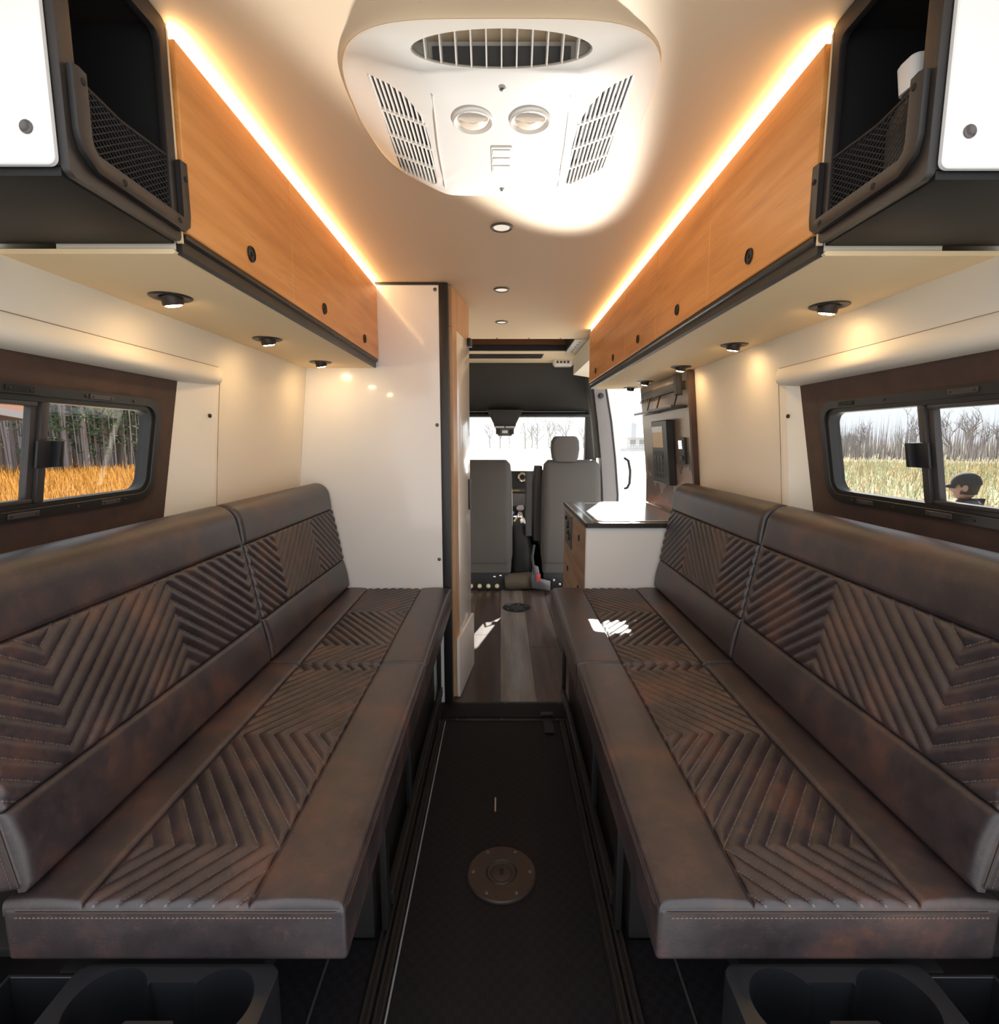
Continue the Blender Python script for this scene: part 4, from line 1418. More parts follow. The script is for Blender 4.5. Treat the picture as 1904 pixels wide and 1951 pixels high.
def back_cushion(s, y0, y1, v_apex, label):
    t = E_('bench_back_cushion', (s * 0.78, (y0 + y1) / 2, 0.575))
    tag(t, label, 'cushion', 'bench back cushions')
    B = Vector((0.700, 0, 0.578))
    T = Vector((0.788, 0, 1.052))
    up = (T - B).normalized()
    Hh = (T - B).length
    nin = Vector((-up.z, 0, up.x))           # towards the aisle
    # cover: profile extruded along the bench
    def W2(h, d):
        p = B + up * h + nin * d
        return (s * p.x, p.z)
    prof = [(0.004, -0.004), (0.004, -0.10), (Hh - 0.06, -0.11), (Hh - 0.02, -0.105), (Hh, -0.085), (Hh + 0.002, -0.06), (Hh - 0.003, -0.035), (Hh - 0.018, -0.014), (Hh - 0.045, -0.004)]
    O('cover', MB().prism([W2(h, d - 0.002) for h, d in prof], 1, y0 + 0.001, y1 - 0.001), 'leather', t, bevel=0.012, seg=4, smooth=50)
    h1, h2 = 0.128, 0.362
    ye0, ye1 = y0 + 0.004, y1 - 0.004

    def pt(u, v, d):
        # the crown rolls over towards the wall near the top
        hr = Hh - 0.050
        if v <= hr:
            p = B + up * v + nin * (d - 0.006)
        else:
            r = 0.050
            a = min(math.pi * 0.62, (v - hr) / r)
            c = B + up * hr - nin * (0.006 + r)
            dirv = nin * math.cos(a) + up * math.sin(a)
            p = c + dirv * (r + d)
        return (s * p.x, u, p.z)
    bands = (('lower_band', 0.0, h1), ('upper_band', h2, Hh - 0.050 + 0.050 * math.pi * 0.62))
    for nm, a, b in bands:
        us = sorted(set(frange(ye0, ye1, 0.02) + [ye0 + k * 0.002 for k in range(1, 9)] + [ye1 - k * 0.002 for k in range(1, 9)]))
        vs = sorted(set(frange(a, b, 0.008) + [a + k * 0.0015 for k in range(1, 9)] + [b - k * 0.0015 for k in range(1, 9)]))

        def hh(u, v, a=a, b=b, nm=nm):
            e1 = edge_puff(u, ye0, ye1, 0.016, 1.0)
            k1 = edge_puff(v, a, b, 0.012, 1.0)
            return (0.008 + 0.005 * math.sin(math.pi * (v - a) / (b - a))) * e1 * k1
        grid_panel(nm, t, us, vs, pt, hh)
    hp = 0.335

    def ofs(y):
        return SLOPE * abs(((y - v_apex + hp) % (2 * hp)) - hp)
    q = quilt_fn(ofs, 0.012)
    us = frange(ye0, ye1, QSTEP)
    vs = frange(h1, h2, QSTEP)

    def hq(u, v):
        e = min(u - ye0, ye1 - u, v - h1, h2 - v)
        k = min(1.0, max(0.0, e / 0.012))
        return (0.0025 + 0.0085 * q(u, v) + 0.002 * math.sin(math.pi * (v - h1) / (h2 - h1))) * math.sqrt(1 - (1 - k) ** 2)

    def uv(u, v):
        return (u * 1.27 / 0.0052, (v - ofs(u) - 0.012) / GP)
    grid_panel('quilted_panel', t, us, vs, pt, hq, uv, 'leather_quilt')
    # welt along the top rear edge
    hv = Hh + 0.004
    p = B + up * hv + nin * -0.075
    O('top_welt', MB().tube([(s * p.x, y, p.z) for y in frange(y0 + 0.012, y1 - 0.012, 0.1)], 0.0035, 6), 'piping', t)
    if y0 < 1.0:
        mb = MB()
        for k in range(60):
            h = 0.012 + k * 0.0068
            if h > Hh - 0.05:
                break
            a = B + up * h + nin * -0.022
            c = B + up * (h + 0.0042) + nin * -0.0205
            mb.box(*sorted((s * a.x, s * (c.x + 0.001))), y0 - 0.0005, y0 + 0.0016, a.z, c.z)
        O('stitching', mb, 'thread', t, smooth=0)
        q0 = B + up * 0.012 + nin * -0.012
        q1 = B + up * (Hh - 0.06) + nin * -0.012
        O('end_seam', MB().tube([(s * q0.x, y0 + 0.0015, q0.z), (s * q1.x, y0 + 0.0015, q1.z)], 0.0016, 6), 'piping', t)


def build_bench(s):
    side = 'left' if s < 0 else 'right'
    t = E_('storage_bench', (s * 0.6, 1.5, 0))
    tag(t, 'black bench box carrying the %s seat cushions' % side, 'bench')
    O('carcass', MB().box(*sorted((s * 0.318, s * 0.905)), 1.16, 2.352, 0.0045, 0.4555), 'black_shell', t, bevel=0.003)
    O('top_board', MB().box(*sorted((s * 0.262, s * 0.90)), 0.705, 2.356, 0.456, 0.4715), 'black_metal', t, bevel=0.002)
    O('wheel_arch_liner', MB().box(*sorted((s * 0.80, s * 0.905)), Y_REAR + 0.005, 1.158, 0.0045, 0.4555), 'black_shell', t, bevel=0.003)
    for y in (1.165, 1.52, 2.32):
        O('leg', MB().box(*sorted((s * 0.2835, s * 0.3005)), y, y + 0.028, 0.0205, 0.4555), 'black_metal', t, bevel=0.002)
    O('front_rail', MB().box(*sorted((s * 0.276, s * 0.296)), 1.20, 2.32, 0.06, 0.10), 'black_metal', t, bevel=0.002)
    seat_cushion(s, 0.685, 1.527, 1.14, 'near quilted brown leather seat cushion of the %s bench' % side)
    seat_cushion(s, 1.531, 2.360, 2.01, 'far quilted brown leather seat cushion of the %s bench%s' % (side, ', against the white partition' if s < 0 else ', by the counter'))
    back_cushion(s, 0.692, 1.524, 0.825, 'near quilted brown leather back cushion on the %s, under the window' % side)
    back_cushion(s, 1.534, 2.356, 1.725, 'far quilted brown leather back cushion on the %s bench' % side)
    # moulded cup holder hung on the near end
    c = E_('cup_holder', (s * 0.47, 0.62, 0.36))
    tag(c, 'black twin cup holder hung at the near end of the %s bench' % side, 'cup holder')
    build_cup(s, c)


def build_cup(s, c):
    """tray with two round wells, a slot between them and a side pocket"""
    z1, z0 = 0.4705, 0.350
    xa, xb, ya, yb = 0.325, 0.625, 0.560, 0.684
    body = O('tray', MB().loft([[(s * x, y, z) for x, y in rrect(xa, xb, ya, yb, 0.022, 5)] for z in (z0, z1)]), 'holder', c, bevel=0.004, seg=2)
    cuts = []
    for x in (0.396, 0.548):
        cuts.append(O('cut', MB().lathe([(0.046, 0.012), (0.050, 0.14)], (s * x, 0.627, z0), (0, 0, 1), 36), None, smooth=0))
    cuts.append(O('cut', MB().box(*sorted((s * 0.440, s * 0.504)), 0.605, 0.655, z0 + 0.03, z1 + 0.05), None, smooth=0))
    for k in cuts:
        md = body.modifiers.new('cut', 'BOOLEAN')
        md.object = k
        md.operation = 'DIFFERENCE'
        md.solver = 'EXACT'
    bpy.context.view_layer.update()
    me = bpy.data.meshes.new_from_object(body.evaluated_get(bpy.context.evaluated_depsgraph_get()))
    body.modifiers.clear()
    body.data = me
    for p in me.polygons:
        p.use_smooth = True
    me.set_sharp_from_angle(angle=R(35))
    for k in cuts:
        bpy.data.objects.remove(k)
    # side pocket towards the wall
    mb = MB()
    x0, x1, y0, y1 = 0.632, 0.735, 0.585, 0.683
    w = 0.005
    zp = 0.452
    mb.box(*sorted((s * x0, s * x1)), y0, y1, z0, z0 + w)
    mb.box(*sorted((s * x0, s * (x0 + w))), y0, y1, z0 + w, zp)
    mb.box(*sorted((s * (x1 - w), s * x1)), y0, y1, z0 + w, zp)
    mb.box(*sorted((s * (x0 + w), s * (x1 - w))), y0, y0 + w, z0 + w, zp)
    mb.box(*sorted((s * (x0 + w), s * (x1 - w))), y1 - w, y1, z0 + w, zp)
    O('side_pocket', mb, 'holder', c, bevel=0.001, seg=1)
    O('hanger', MB().box(*sorted((s * 0.36, s * 0.66)), 0.6845, 0.7445, 0.42, 0.4555), 'black_metal', c)
    O('front_strip', MB().box(*sorted((s * 0.36, s * 0.55)), 0.554, 0.5595, 0.40, 0.452), 'bracket_grey', c, bevel=0.001)


build_bench(-1)
build_bench(1)


# ------------------------------------------------------------------ galley
def build_galley():
    x0, x1, y0, y1, zt = 0.388, 0.880, 2.378, 3.235, 0.845
    t = E_('galley_cabinet', (0.63, 2.8, 0))
    tag(t, 'white ended galley cabinet with oak drawer fronts by the sliding door', 'cabinet')
    O('end_panel', MB().box(x0 + 0.004, x1, y0, y0 + 0.018, 0.002, zt), 'white_end', t, bevel=0.001, seg=1)
    O('carcass', MB().box(x0 + 0.022, x1, y0 + 0.0185, y1, 0.002, zt - 0.003), 'white_end', t)
    O('corner_trim', MB().box(x0, x0 + 0.0035, y0 - 0.001, y0 + 0.012, 0.002, zt), 'trim_white', t)
    # oak fronts on the aisle face
    fr = [('drawer', 2.392, 2.80, 0.60, 0.842), ('drawer', 2.803, 3.232, 0.60, 0.842), ('cabinet_door', 2.392, 2.80, 0.02, 0.597), ('cabinet_door', 2.803, 3.232, 0.02, 0.597)]
    for nm, a, b, c, d in fr:
        f = O(nm, MB().box(x0 + 0.002, x0 + 0.0215, a, b, c, d), 'drawer_oak', t, bevel=0.0015, seg=1)
        yl = (a + b) / 2
        zl = d - 0.085 if nm == 'drawer' else d - 0.10
        if not (nm == 'drawer' and a > 2.7):
            O('lock', MB().lathe([(0.016, 0), (0.016, 0.004), (0.012, 0.004), (0.012, 0.002), (0.004, 0.003)], (x0 + 0.0018, yl, zl), (-1, 0, 0), 20), 'black_metal', f)
        if nm == 'cabinet_door' and a < 2.5:
            O('handle', MB().lathe([(0.024, 0), (0.026, 0.01), (0.022, 0.02), (0.010, 0.022)], (x0 + 0.0018, 2.44, zl - 0.05), (-1, 0, 0), 20), 'black_plastic', f)
        if nm == 'drawer' and a > 2.7:
            pn = O('control_plate', MB().box(x0 - 0.002, x0 + 0.0018, 2.86, 3.14, 0.64, 0.825), 'bracket_grey', f, bevel=0.001, seg=1)
            for yy, zz, r in ((2.93, 0.70, 0.016), (3.0, 0.76, 0.022), (2.97, 0.72, 0.012), (3.08, 0.79, 0.012)):
                O('knob', MB().lathe([(r, 0), (r, 0.008), (r * 0.6, 0.012)], (x0 - 0.002, yy, zz), (-1, 0, 0), 16), 'black_plastic', pn)
    c = E_('galley_countertop', (0.63, 2.8, zt))
    tag(c, 'polished grey countertop with black edging on the galley cabinet', 'countertop')
    O('slab', MB().box(x0 + 0.002, 0.888, y0 - 0.008, y1 + 0.004, zt + 0.0005, zt + 0.021), 'counter', c, bevel=0.0015, seg=1)
    O('edging', MB().box(x0 - 0.004, x0 + 0.0015, y0 - 0.014, y1 + 0.006, zt + 0.0005, zt + 0.023), 'counter_edge', c, bevel=0.0015, seg=1)
    O('edging', MB().box(x0 + 0.002, 0.888, y0 - 0.014, y0 - 0.0085, zt + 0.0005, zt + 0.0225), 'counter_edge', c, bevel=0.0015, seg=1)
    # raised tray rim of the sink lid
    t2 = E_('sink_lid', (0.66, 2.85, zt + 0.022))
    tag(t2, 'flat bright steel sink lid set into the galley countertop', 'lid')
    O('lid', MB().loft([[(x, y, z) for x, y in rrect(0.43, 0.86, 2.42, 3.19, 0.06, 6)] for z in (zt + 0.0215, zt + 0.0255)]), 'lid_steel', t2, bevel=0.001, seg=1)
    O('rim_strip', MB().box(0.50, 0.74, 3.125, 3.135, zt + 0.0256, zt + 0.0275), 'steel', t2)
    # splash panel on the wall with the mural
    def wx(z):
        return wall_x(z) - 0.004
    g = E_('splash_panel', (0.88, 2.82, zt + 0.03))
    tag(g, 'tan splash panel printed with a mountain mural on the right wall', 'panel')
    za, zb = zt + 0.024, 1.553
    zz = [za, 1.03, 1.2, 1.3, 1.45, zb]
    mb = MB()
    mb.sheet([[(wx(z) - 0.016, 2.42, z), (wx(z) - 0.016, 3.24, z)] for z in zz])
    mb2 = MB()
    for i in range(len(zz) - 1):
        a, b = zz[i], zz[i + 1]
        mb2.hexa([(wx(a) - 0.016, 2.420, a), (wx(a) - 0.016, 3.24, a), (wx(b) - 0.016, 3.24, b), (wx(b) - 0.016, 2.420, b),
                  (wx(a), 2.420, a), (wx(a), 3.24, a), (wx(b), 3.24, b), (wx(b), 2.420, b)])
    O('board', mb2, 'mural', g, smooth=30)
    mb3 = MB()
    for i in range(len(zz) - 1):
        a, b = zz[i], zz[i + 1]
        mb3.hexa([(wx(a) - 0.024, 2.397, a), (wx(a) - 0.024, 2.4195, a), (wx(b) - 0.024, 2.4195, b), (wx(b) - 0.024, 2.397, b),
                  (wx(a), 2.397, a), (wx(a), 2.4195, a), (wx(b), 2.4195, b), (wx(b), 2.397, b)])
    O('edge_trim', mb3, 'suede', g)

    def plate(name, ya, yb, z0, z1, d0, d1, mat, par, bev=0.002):
        m = MB().hexa([(wx(z0) - d0, ya, z0), (wx(z0) - d0, yb, z0), (wx(z1) - d0, yb, z1), (wx(z1) - d0, ya, z1),
                       (wx(z0) - d1, ya, z0), (wx(z0) - d1, yb, z0), (wx(z1) - d1, yb, z1), (wx(z1) - d1, ya, z1)])
        return O(name, m, mat, par, bevel=bev, seg=1)
    # tall black control screen with a cream label
    m = E_('control_screen', (0.86, 2.78, 1.03))
    tag(m, 'tall black control unit with a cream sticker on the mural panel', 'screen')
    plate('case', 2.66, 2.93, 1.015, 1.345, 0.0165, 0.055, 'black_plastic', m, 0.004)
    plate('sticker', 2.73, 2.915, 1.205, 1.315, 0.0552, 0.0565, 'label_cream', m, 0)
    plate('sticker_head', 2.73, 2.915, 1.285, 1.315, 0.0566, 0.0572, 'bottle_white', m, 0)
    plate('keypad', 2.735, 2.91, 1.03, 1.185, 0.0552, 0.0565, 'dash', m, 0)
    for i in range(3):
        for j in range(4):
            plate('key', 2.75 + i * 0.053, 2.785 + i * 0.053, 1.045 + j * 0.033, 1.065 + j * 0.033, 0.0566, 0.058, 'holder', m, 0)
    # switch plate
    m = E_('switch_plate', (0.87, 2.53, 1.14))
    tag(m, 'small black switch plate with chrome rocker beside the control unit', 'switch')
    plate('plate', 2.495, 2.575, 1.13, 1.255, 0.0165, 0.028, 'black_plastic', m)
    plate('rocker', 2.51, 2.56, 1.20, 1.243, 0.0282, 0.034, 'chrome', m)
    plate('rocker', 2.515, 2.555, 1.145, 1.17, 0.0282, 0.033, 'dash', m)
    # spice shelf with rail under the cabinets
    m = E_('wall_shelf', (0.82, 2.85, 1.40))
    tag(m, 'black wire shelf hanging on the mural panel under the cabinets', 'shelf')
    plate('back_rail', 2.47, 3.18, 1.475, 1.515, 0.0165, 0.032, 'black_metal', m)
    plate('end_bracket', 2.46, 2.50, 1.45, 1.545, 0.033, 0.060, 'black_plastic', m)
    for y in (2.52, 2.80, 2.98):
        O('hanger_rod', MB().tube([(wx(1.47) - 0.035, y, 1.475), (wx(1.42) - 0.055, y, 1.405)], 0.004, 6), 'black_metal', m)
    plate('shelf_board', 2.46, 2.86, 1.392, 1.404, 0.0165, 0.090, 'black_metal', m)
    plate('shelf_board', 2.861, 3.17, 1.388, 1.400, 0.0165, 0.085, 'dark_steel', m)
    for k in range(7):
        O('hook', MB().tube([(wx(1.47) - 0.036, 2.88 + k * 0.045, 1.476), (wx(1.46) - 0.046, 2.88 + k * 0.045, 1.462), (wx(1.455) - 0.040, 2.88 + k * 0.045, 1.455)], 0.003, 5), 'black_metal', m)
    o = plate('paper_tag', 3.02, 3.05, 1.215, 1.245, 0.0165, 0.018, 'shrub_green', None, 0)
    tag(o, 'tiny green sticker on the mural panel', 'sticker')


build_galley()


# ------------------------------------------------------------------ cab
def cab_seat(cx, w, y, label, headrest, name):
    t = E_(name, (cx, y, 0))
    tag(t, label, 'seat')

    def ring(z, hw, yf, yb, r):
        return [(cx + x, yy, z) for x, yy in rrect(-hw, hw, yb, yf, r, 6)]
    hw = w / 2
    rows = [ring(0.24, hw * 0.96, y + 0.17, y, 0.05), ring(0.30, hw, y + 0.18, y - 0.01, 0.06), ring(0.7, hw, y + 0.16, y + 0.0, 0.07), ring(0.95, hw * 0.98, y + 0.17, y + 0.03, 0.06), ring(1.05, hw * 0.93, y + 0.17, y + 0.05, 0.05), ring(1.085, hw * 0.80, y + 0.15, y + 0.08, 0.03)]
    O('backrest', MB().loft(rows), 'seat_fabric', t, smooth=60)
    O('back_skirt', MB().loft([ring(0.155, hw * 0.95, y + 0.13, y + 0.015, 0.03), ring(0.236, hw * 0.97, y + 0.15, y + 0.01, 0.04)]), 'seat_fabric', t, smooth=60)
    O('seat_cushion', MB().loft([[(cx + x, yy, z) for x, yy in rrect(-hw * k, hw * k, y + 0.19, y + 0.66, 0.06, 5)] for z, k in ((0.30, 0.95), (0.34, 1.0), (0.44, 1.0), (0.47, 0.9))]), 'seat_fabric', t, smooth=60)
    O('pedestal', MB().box(cx - hw * 0.92, cx + hw * 0.92, y + 0.035, y + 0.58, 0.001, 0.150), 'black_plastic', t, bevel=0.005)
    O('pedestal_top', MB().box(cx - hw * 0.9, cx + hw * 0.9, y + 0.155, y + 0.60, 0.151, 0.299), 'black_metal', t, bevel=0.004)
    if headrest:
        hr = [[(cx - 0.055 + x, yy, z) for x, yy in rrect(-q, q, y + 0.05, y + 0.15, 0.035, 5)] for z, q in ((1.072, 0.09), (1.10, 0.108), (1.17, 0.118), (1.24, 0.112), (1.27, 0.095), (1.278, 0.075))]
        O('headrest', MB().loft(hr), 'seat_fabric', t, smooth=60)
    return t


def build_cab():
    t = cab_seat(0.575, 0.49, 4.24, 'grey cab passenger seat with headrest beside the sliding door opening', True, 'passenger_seat')
    O('side_bolster', MB().loft([[(0.31 + x, 4.47 + yy, z) for x, yy in rrect(-q, q, -0.09, 0.09, 0.03)] for z, q in ((0.40, 0.04), (0.6, 0.055), (0.9, 0.05), (1.03, 0.03))]), 'seat_fabric_dark', t, smooth=60)
    O('armrest', MB().loft([[(0.225 + x, 4.36 + yy, z) for x, yy in rrect(-0.028, 0.028, -0.03, 0.03, 0.014)] for z in (0.45, 0.96, 0.985)]), 'seat_fabric_dark', t, smooth=50)
    O('recline_bracket', MB().prism([(0.25, 0.04), (0.40, 0.02), (0.40, 0.10), (0.32, 0.12), (0.30, 0.22), (0.26, 0.24), (0.24, 0.12)], 1, 4.19, 4.205), 'dark_steel', t, bevel=0.002)
    O('buckle', MB().box(0.282, 0.318, 4.170, 4.189, 0.10, 0.165), 'red', t, bevel=0.004)
    O('buckle_stalk', MB().tube([(0.27, 4.18, 0.16), (0.25, 4.19, 0.30), (0.265, 4.21, 0.40)], 0.012, 6), 'black_plastic', t)
    for k in range(4):
        O('bolt', MB().lathe([(0.012, 0), (0.012, 0.008), (0.006, 0.012)], (0.385 + k * 0.05, 4.2745, 0.05 + 0.035 * (k % 2)), (0, -1, 0), 10), 'steel', t)
    t = cab_seat(-0.16, 0.50, 4.24, 'grey cab driver seat back half hidden behind the washroom door', False, 'driver_seat')
    for k in range(5):
        x = -0.33 + k * 0.073
        O('bolt_cap', MB().lathe([(0.019, 0), (0.019, 0.006), (0.014, 0.014), (0.006, 0.017)], (x, 4.2745, 0.035), (0, -1, 0), 14), 'label_cream', t)
    for k in range(4):
        O('bolt', MB().lathe([(0.009, 0), (0.009, 0.006), (0.004, 0.009)], (-0.06 + k * 0.05, 4.2745, 0.115 + 0.01 * (k % 2)), (0, -1, 0), 10), 'chrome', t)
    # rolled bag and bundle between the seats
    t = E_('black_bag', (0.17, 4.42, 0))
    tag(t, 'black soft bag with pale straps standing between the cab seats', 'bag')
    rows = []
    for z, q in ((0.02, 0.09), (0.1, 0.105), (0.3, 0.105), (0.45, 0.09), (0.55, 0.065), (0.60, 0.04)):
        rows.append([(0.155 + x + 0.02 * math.sin(z * 7), 4.44 + y, z) for x, y in rrect(-q * 0.9, q * 0.9, -0.09 * q / 0.1, 0.09 * q / 0.1, q * 0.6)])
    O('body', MB().loft(rows), 'bag', t, smooth=60)
    O('strap', MB().tube([(0.105, 4.36, 0.57), (0.14, 4.35, 0.625), (0.165, 4.35, 0.60), (0.215, 4.36, 0.585)], 0.008, 6), 'label_cream', t)
    O('strap', MB().tube([(0.16, 4.355, 0.57), (0.19, 4.35, 0.575), (0.205, 4.35, 0.555)], 0.016, 7), 'bottle_white', t)
    t = E_('canvas_roll', (0.15, 4.33, 0))
    tag(t, 'brown canvas roll lying on the floor by the black bag', 'bag')
    O('roll', MB().lathe([(0.03, -0.13), (0.06, -0.125), (0.072, -0.09), (0.07, 0.0), (0.074, 0.08), (0.05, 0.12), (0.02, 0.125)], (0.155, 4.295, 0.0745), (1, 0.0, 0.06), 16), 'canvas_brown', t, smooth=60)
    # dashboard
    t = E_('dashboard', (0, 5.2, 0))
    tag(t, 'dark dashboard with a round silver air vent seen between the seats', 'dashboard')
    mb = MB()
    mb.prism([(5.02, 0.35), (5.02, 0.86), (5.06, 0.955), (5.16, 0.975), (5.34, 0.955), (5.34, 0.02), (5.2, 0.02)], 0, -0.80, 0.80)
    O('body', mb, 'dash', t, bevel=0.01)
    O('vent_ring', MB().lathe([(0.046, 0), (0.046, 0.012), (0.039, 0.014), (0.036, 0.006), (0.030, 0.006)], (0.200, 5.0295, 0.895), (0, -1, 0.3), 28), 'chrome', t)
    O('vent_core', MB().lathe([(0.029, 0.001), (0.027, 0.010), (0.010, 0.013)], (0.200, 5.0295, 0.895), (0, -1, 0.3), 20), 'black_plastic', t)
    O('display', MB().box(0.06, 0.26, 5.010, 5.0195, 0.755, 0.785), 'bracket_grey', t)
    O('lit_line', MB().box(0.10, 0.17, 5.006, 5.0095, 0.765, 0.775), 'yellow_lit', t)
    O('lower_panel', MB().box(-0.1, 0.32, 5.000, 5.0195, 0.62, 0.74), 'pillar_grey', t, bevel=0.004)
    O('shelf', MB().box(-0.1, 0.32, 4.90, 5.0195, 0.40, 0.42), 'black_plastic', t, bevel=0.004)
    t = E_('spray_bottle', (0.175, 4.95, 0.4205))
    tag(t, 'white spray bottle with red neck in the dashboard tray', 'bottle')
    O('body', MB().lathe([(0.036, 0), (0.038, 0.01), (0.037, 0.08), (0.024, 0.13), (0.016, 0.15)], (0.175, 4.95, 0.4205), (0, 0, 1), 20), 'bottle_white', t, smooth=60)
    O('neck', MB().lathe([(0.018, 0), (0.018, 0.016)], (0.175, 4.95, 0.5708), (0, 0, 1), 16), 'red', t)
    O('spray_head', MB().prism([(0.150, 0.587), (0.205, 0.587), (0.215, 0.615), (0.200, 0.635), (0.160, 0.632), (0.138, 0.612)], 1, 4.935, 4.965), 'bottle_white', t, bevel=0.004)
    t = E_('blue_can', (0.095, 4.95, 0.4205))
    tag(t, 'small blue can with white lid beside the spray bottle', 'can')
    O('body', MB().lathe([(0.030, 0), (0.032, 0.005), (0.032, 0.12), (0.028, 0.13)], (0.095, 4.95, 0.4205), (0, 0, 1), 20), 'blue', t)
    O('lid', MB().lathe([(0.026, 0), (0.026, 0.02), (0.02, 0.026)], (0.095, 4.95, 0.5508), (0, 0, 1), 18), 'bottle_white', t)
    # cab headliner: dark moulded shell sweeping down to the windscreen
    rows = []
    for z, y, hw in ((CE - 0.003, 4.725, 0.70), (1.86, 4.735, 0.735), (1.78, 4.76, 0.78), (1.70, 4.80, 0.81), (1.62, 4.86, 0.832), (1.56, 4.93, 0.842), (1.515, 5.01, 0.846)):
        r = []
        n = 28
        for i in range(n + 1):
            u = -1 + 2 * i / n
            x = hw * u
            bul = 0.10 * math.exp(-((x - 0.02) / 0.20) ** 2) * max(0, (1.80 - z)) * 2.2
            edge = -0.06 * abs(u) ** 8
            r.append((x, y - bul + edge, z))
        rows.append(r)
    back = [[(p[0], p[1] + 0.05, p[2] + 0.02) for p in r] for r in rows]
    mb = MB()
    mb.sheet(rows)
    mb.sheet(back)
    t = O('cab_headliner', mb, 'cab_liner', smooth=60)
    tag(t, 'dark grey moulded cab headliner above the windscreen', 'headliner')
    t = E_('parcel_shelf', (0, 5.0, 1.46))
    tag(t, 'black overhead parcel shelf lip above the windscreen', 'shelf')
    O('lip', MB().box(-0.845, 0.845, 4.97, 5.03, 1.462, 1.488), 'black_plastic', t, bevel=0.006)
    O('back', MB().box(-0.845, 0.845, 5.031, 5.07, 1.46, 1.512), 'cavity', t)
    t = E_('overhead_console', (0.03, 4.86, 1.3))
    tag(t, 'grey overhead console with map lamps hanging at the windscreen top', 'console')
    rows = []
    for z, hw, y0 in ((1.52, 0.165, 4.84), (1.46, 0.135, 4.83), (1.40, 0.105, 4.835), (1.36, 0.095, 4.85)):
        rows.append([(0.03 + x, y, z) for x, y in rrect(-hw, hw, y0, 4.965, 0.02, 4)])
    O('housing', MB().loft(rows), 'cab_liner', t, smooth=50)
    O('lamp_panel', MB().loft([[(0.03 + x, y, z) for x, y in rrect(-hw, hw, 4.846, 4.95, 0.015, 4)] for z, hw in ((1.3595, 0.088), (1.31, 0.075), (1.285, 0.06))]), 'bracket_grey', t, smooth=50)
    for x in (-0.03, 0.09):
        O('map_lamp', MB().box(x - 0.022, x + 0.022, 4.836, 4.8455, 1.300, 1.345), 'black_plastic', t, bevel=0.003)
    O('map_lens', MB().box(0.005, 0.055, 4.838, 4.8455, 1.310, 1.335), 'white_plastic', t, bevel=0.003)
    for x in (-0.02, 0.08):
        O('bright_lens', MB().box(x - 0.045, x + 0.045, 4.826, 4.838, 1.358, 1.372), 'bottle_white', t, bevel=0.003)
    # windscreen
    t = E_('window_3', (0, 5.3, 0.95))
    tag(t, 'wide clear windscreen over the bright lot ahead', 'windscreen', kind='structure')
    mb = MB().hexa([(-0.86, 5.06, 1.49), (0.86, 5.06, 1.49), (0.90, 5.36, 0.92), (-0.90, 5.36, 0.92), (-0.86, 5.066, 1.493), (0.86, 5.066, 1.493), (0.90, 5.366, 0.923), (-0.90, 5.366, 0.923)])
    O('pane', mb, 'clear_glass', t, smooth=0)
    # pillars
    for s, side in ((-1, 'left'), (1, 'right')):
        mb = MB().hexa([(s * 0.795, 5.00, 1.53), (s * 0.90, 5.00, 1.53), (s * 0.90, 5.09, 1.53), (s * 0.795, 5.09, 1.53), (s * 0.83, 5.27, 0.90), (s * 0.95, 5.27, 0.90), (s * 0.95, 5.38, 0.90), (s * 0.83, 5.38, 0.90)])
        o = O('windscreen_pillar', mb, 'cab_liner', bevel=0.01)
        tag(o, 'dark %s pillar beside the windscreen' % side, 'pillar')
    t = E_('door_pillar', (0.85, 4.36, 0))
    tag(t, 'grey pillar with seat belt anchor ahead of the sliding door opening', 'pillar')
    zz = [(0.02, 0.855, 0.965), (0.80, 0.838, 0.955), (1.10, 0.815, 0.925), (1.40, 0.780, 0.885), (1.66, 0.742, 0.835), (1.90, 0.70, 0.80)]
    O('trim', MB().loft([[(a, 4.32, z), (b, 4.32, z), (b, 4.46, z), (a, 4.46, z)] for z, a, b in zz]), 'pillar_grey', t, bevel=0.006)
    O('rubber_seal', MB().loft([[(b + 0.0005, 4.315, z), (b + 0.012, 4.315, z), (b + 0.012, 4.45, z), (b + 0.0005, 4.45, z)] for z, a, b in zz]), 'black_plastic', t)
    O('painted_jamb', MB().loft([[(b + 0.0125, 4.325, z), (b + 0.060, 4.325, z), (b + 0.060, 4.45, z), (b + 0.0125, 4.45, z)] for z, a, b in zz]), 'door_white', t, bevel=0.004)
    O('dark_trim', MB().loft([[(a - 0.035, 4.35, z), (a - 0.0005, 4.35, z), (a - 0.0005, 4.46, z), (a - 0.035, 4.46, z)] for z, a, b in zz[2:]]), 'cab_liner', t, bevel=0.004)
    O('belt_anchor', MB().lathe([(0.022, 0), (0.022, 0.012), (0.012, 0.018)], (0.80, 4.319, 1.60), (0, -1, 0), 16), 'black_plastic', t)
    O('grab_handle', MB().tube([(1.008, 4.32, 1.10), (1.03, 4.28, 1.08), (1.045, 4.27, 1.0), (1.045, 4.275, 0.90), (1.035, 4.30, 0.86), (1.02, 4.33, 0.85)], 0.011, 8), 'black_plastic', t, smooth=60)
    # passenger door behind the pillar with its window opening
    t = E_('door_1', (0.93, 4.85, 0))
    tag(t, 'white passenger door with window beyond the grey pillar', 'door', kind='structure')
    O('lower_panel', MB().box(0.91, 0.97, 4.47, 5.35, 0.0, 0.90), 'dash', t, bevel=0.01)
    mb = MB().hexa([(0.91, 4.47, 0.905), (0.91, 5.26, 0.905), (0.84, 5.02, 1.50), (0.80, 4.47, 1.62), (0.914, 4.47, 0.905), (0.914, 5.26, 0.905), (0.844, 5.02, 1.50), (0.804, 4.47, 1.62)])
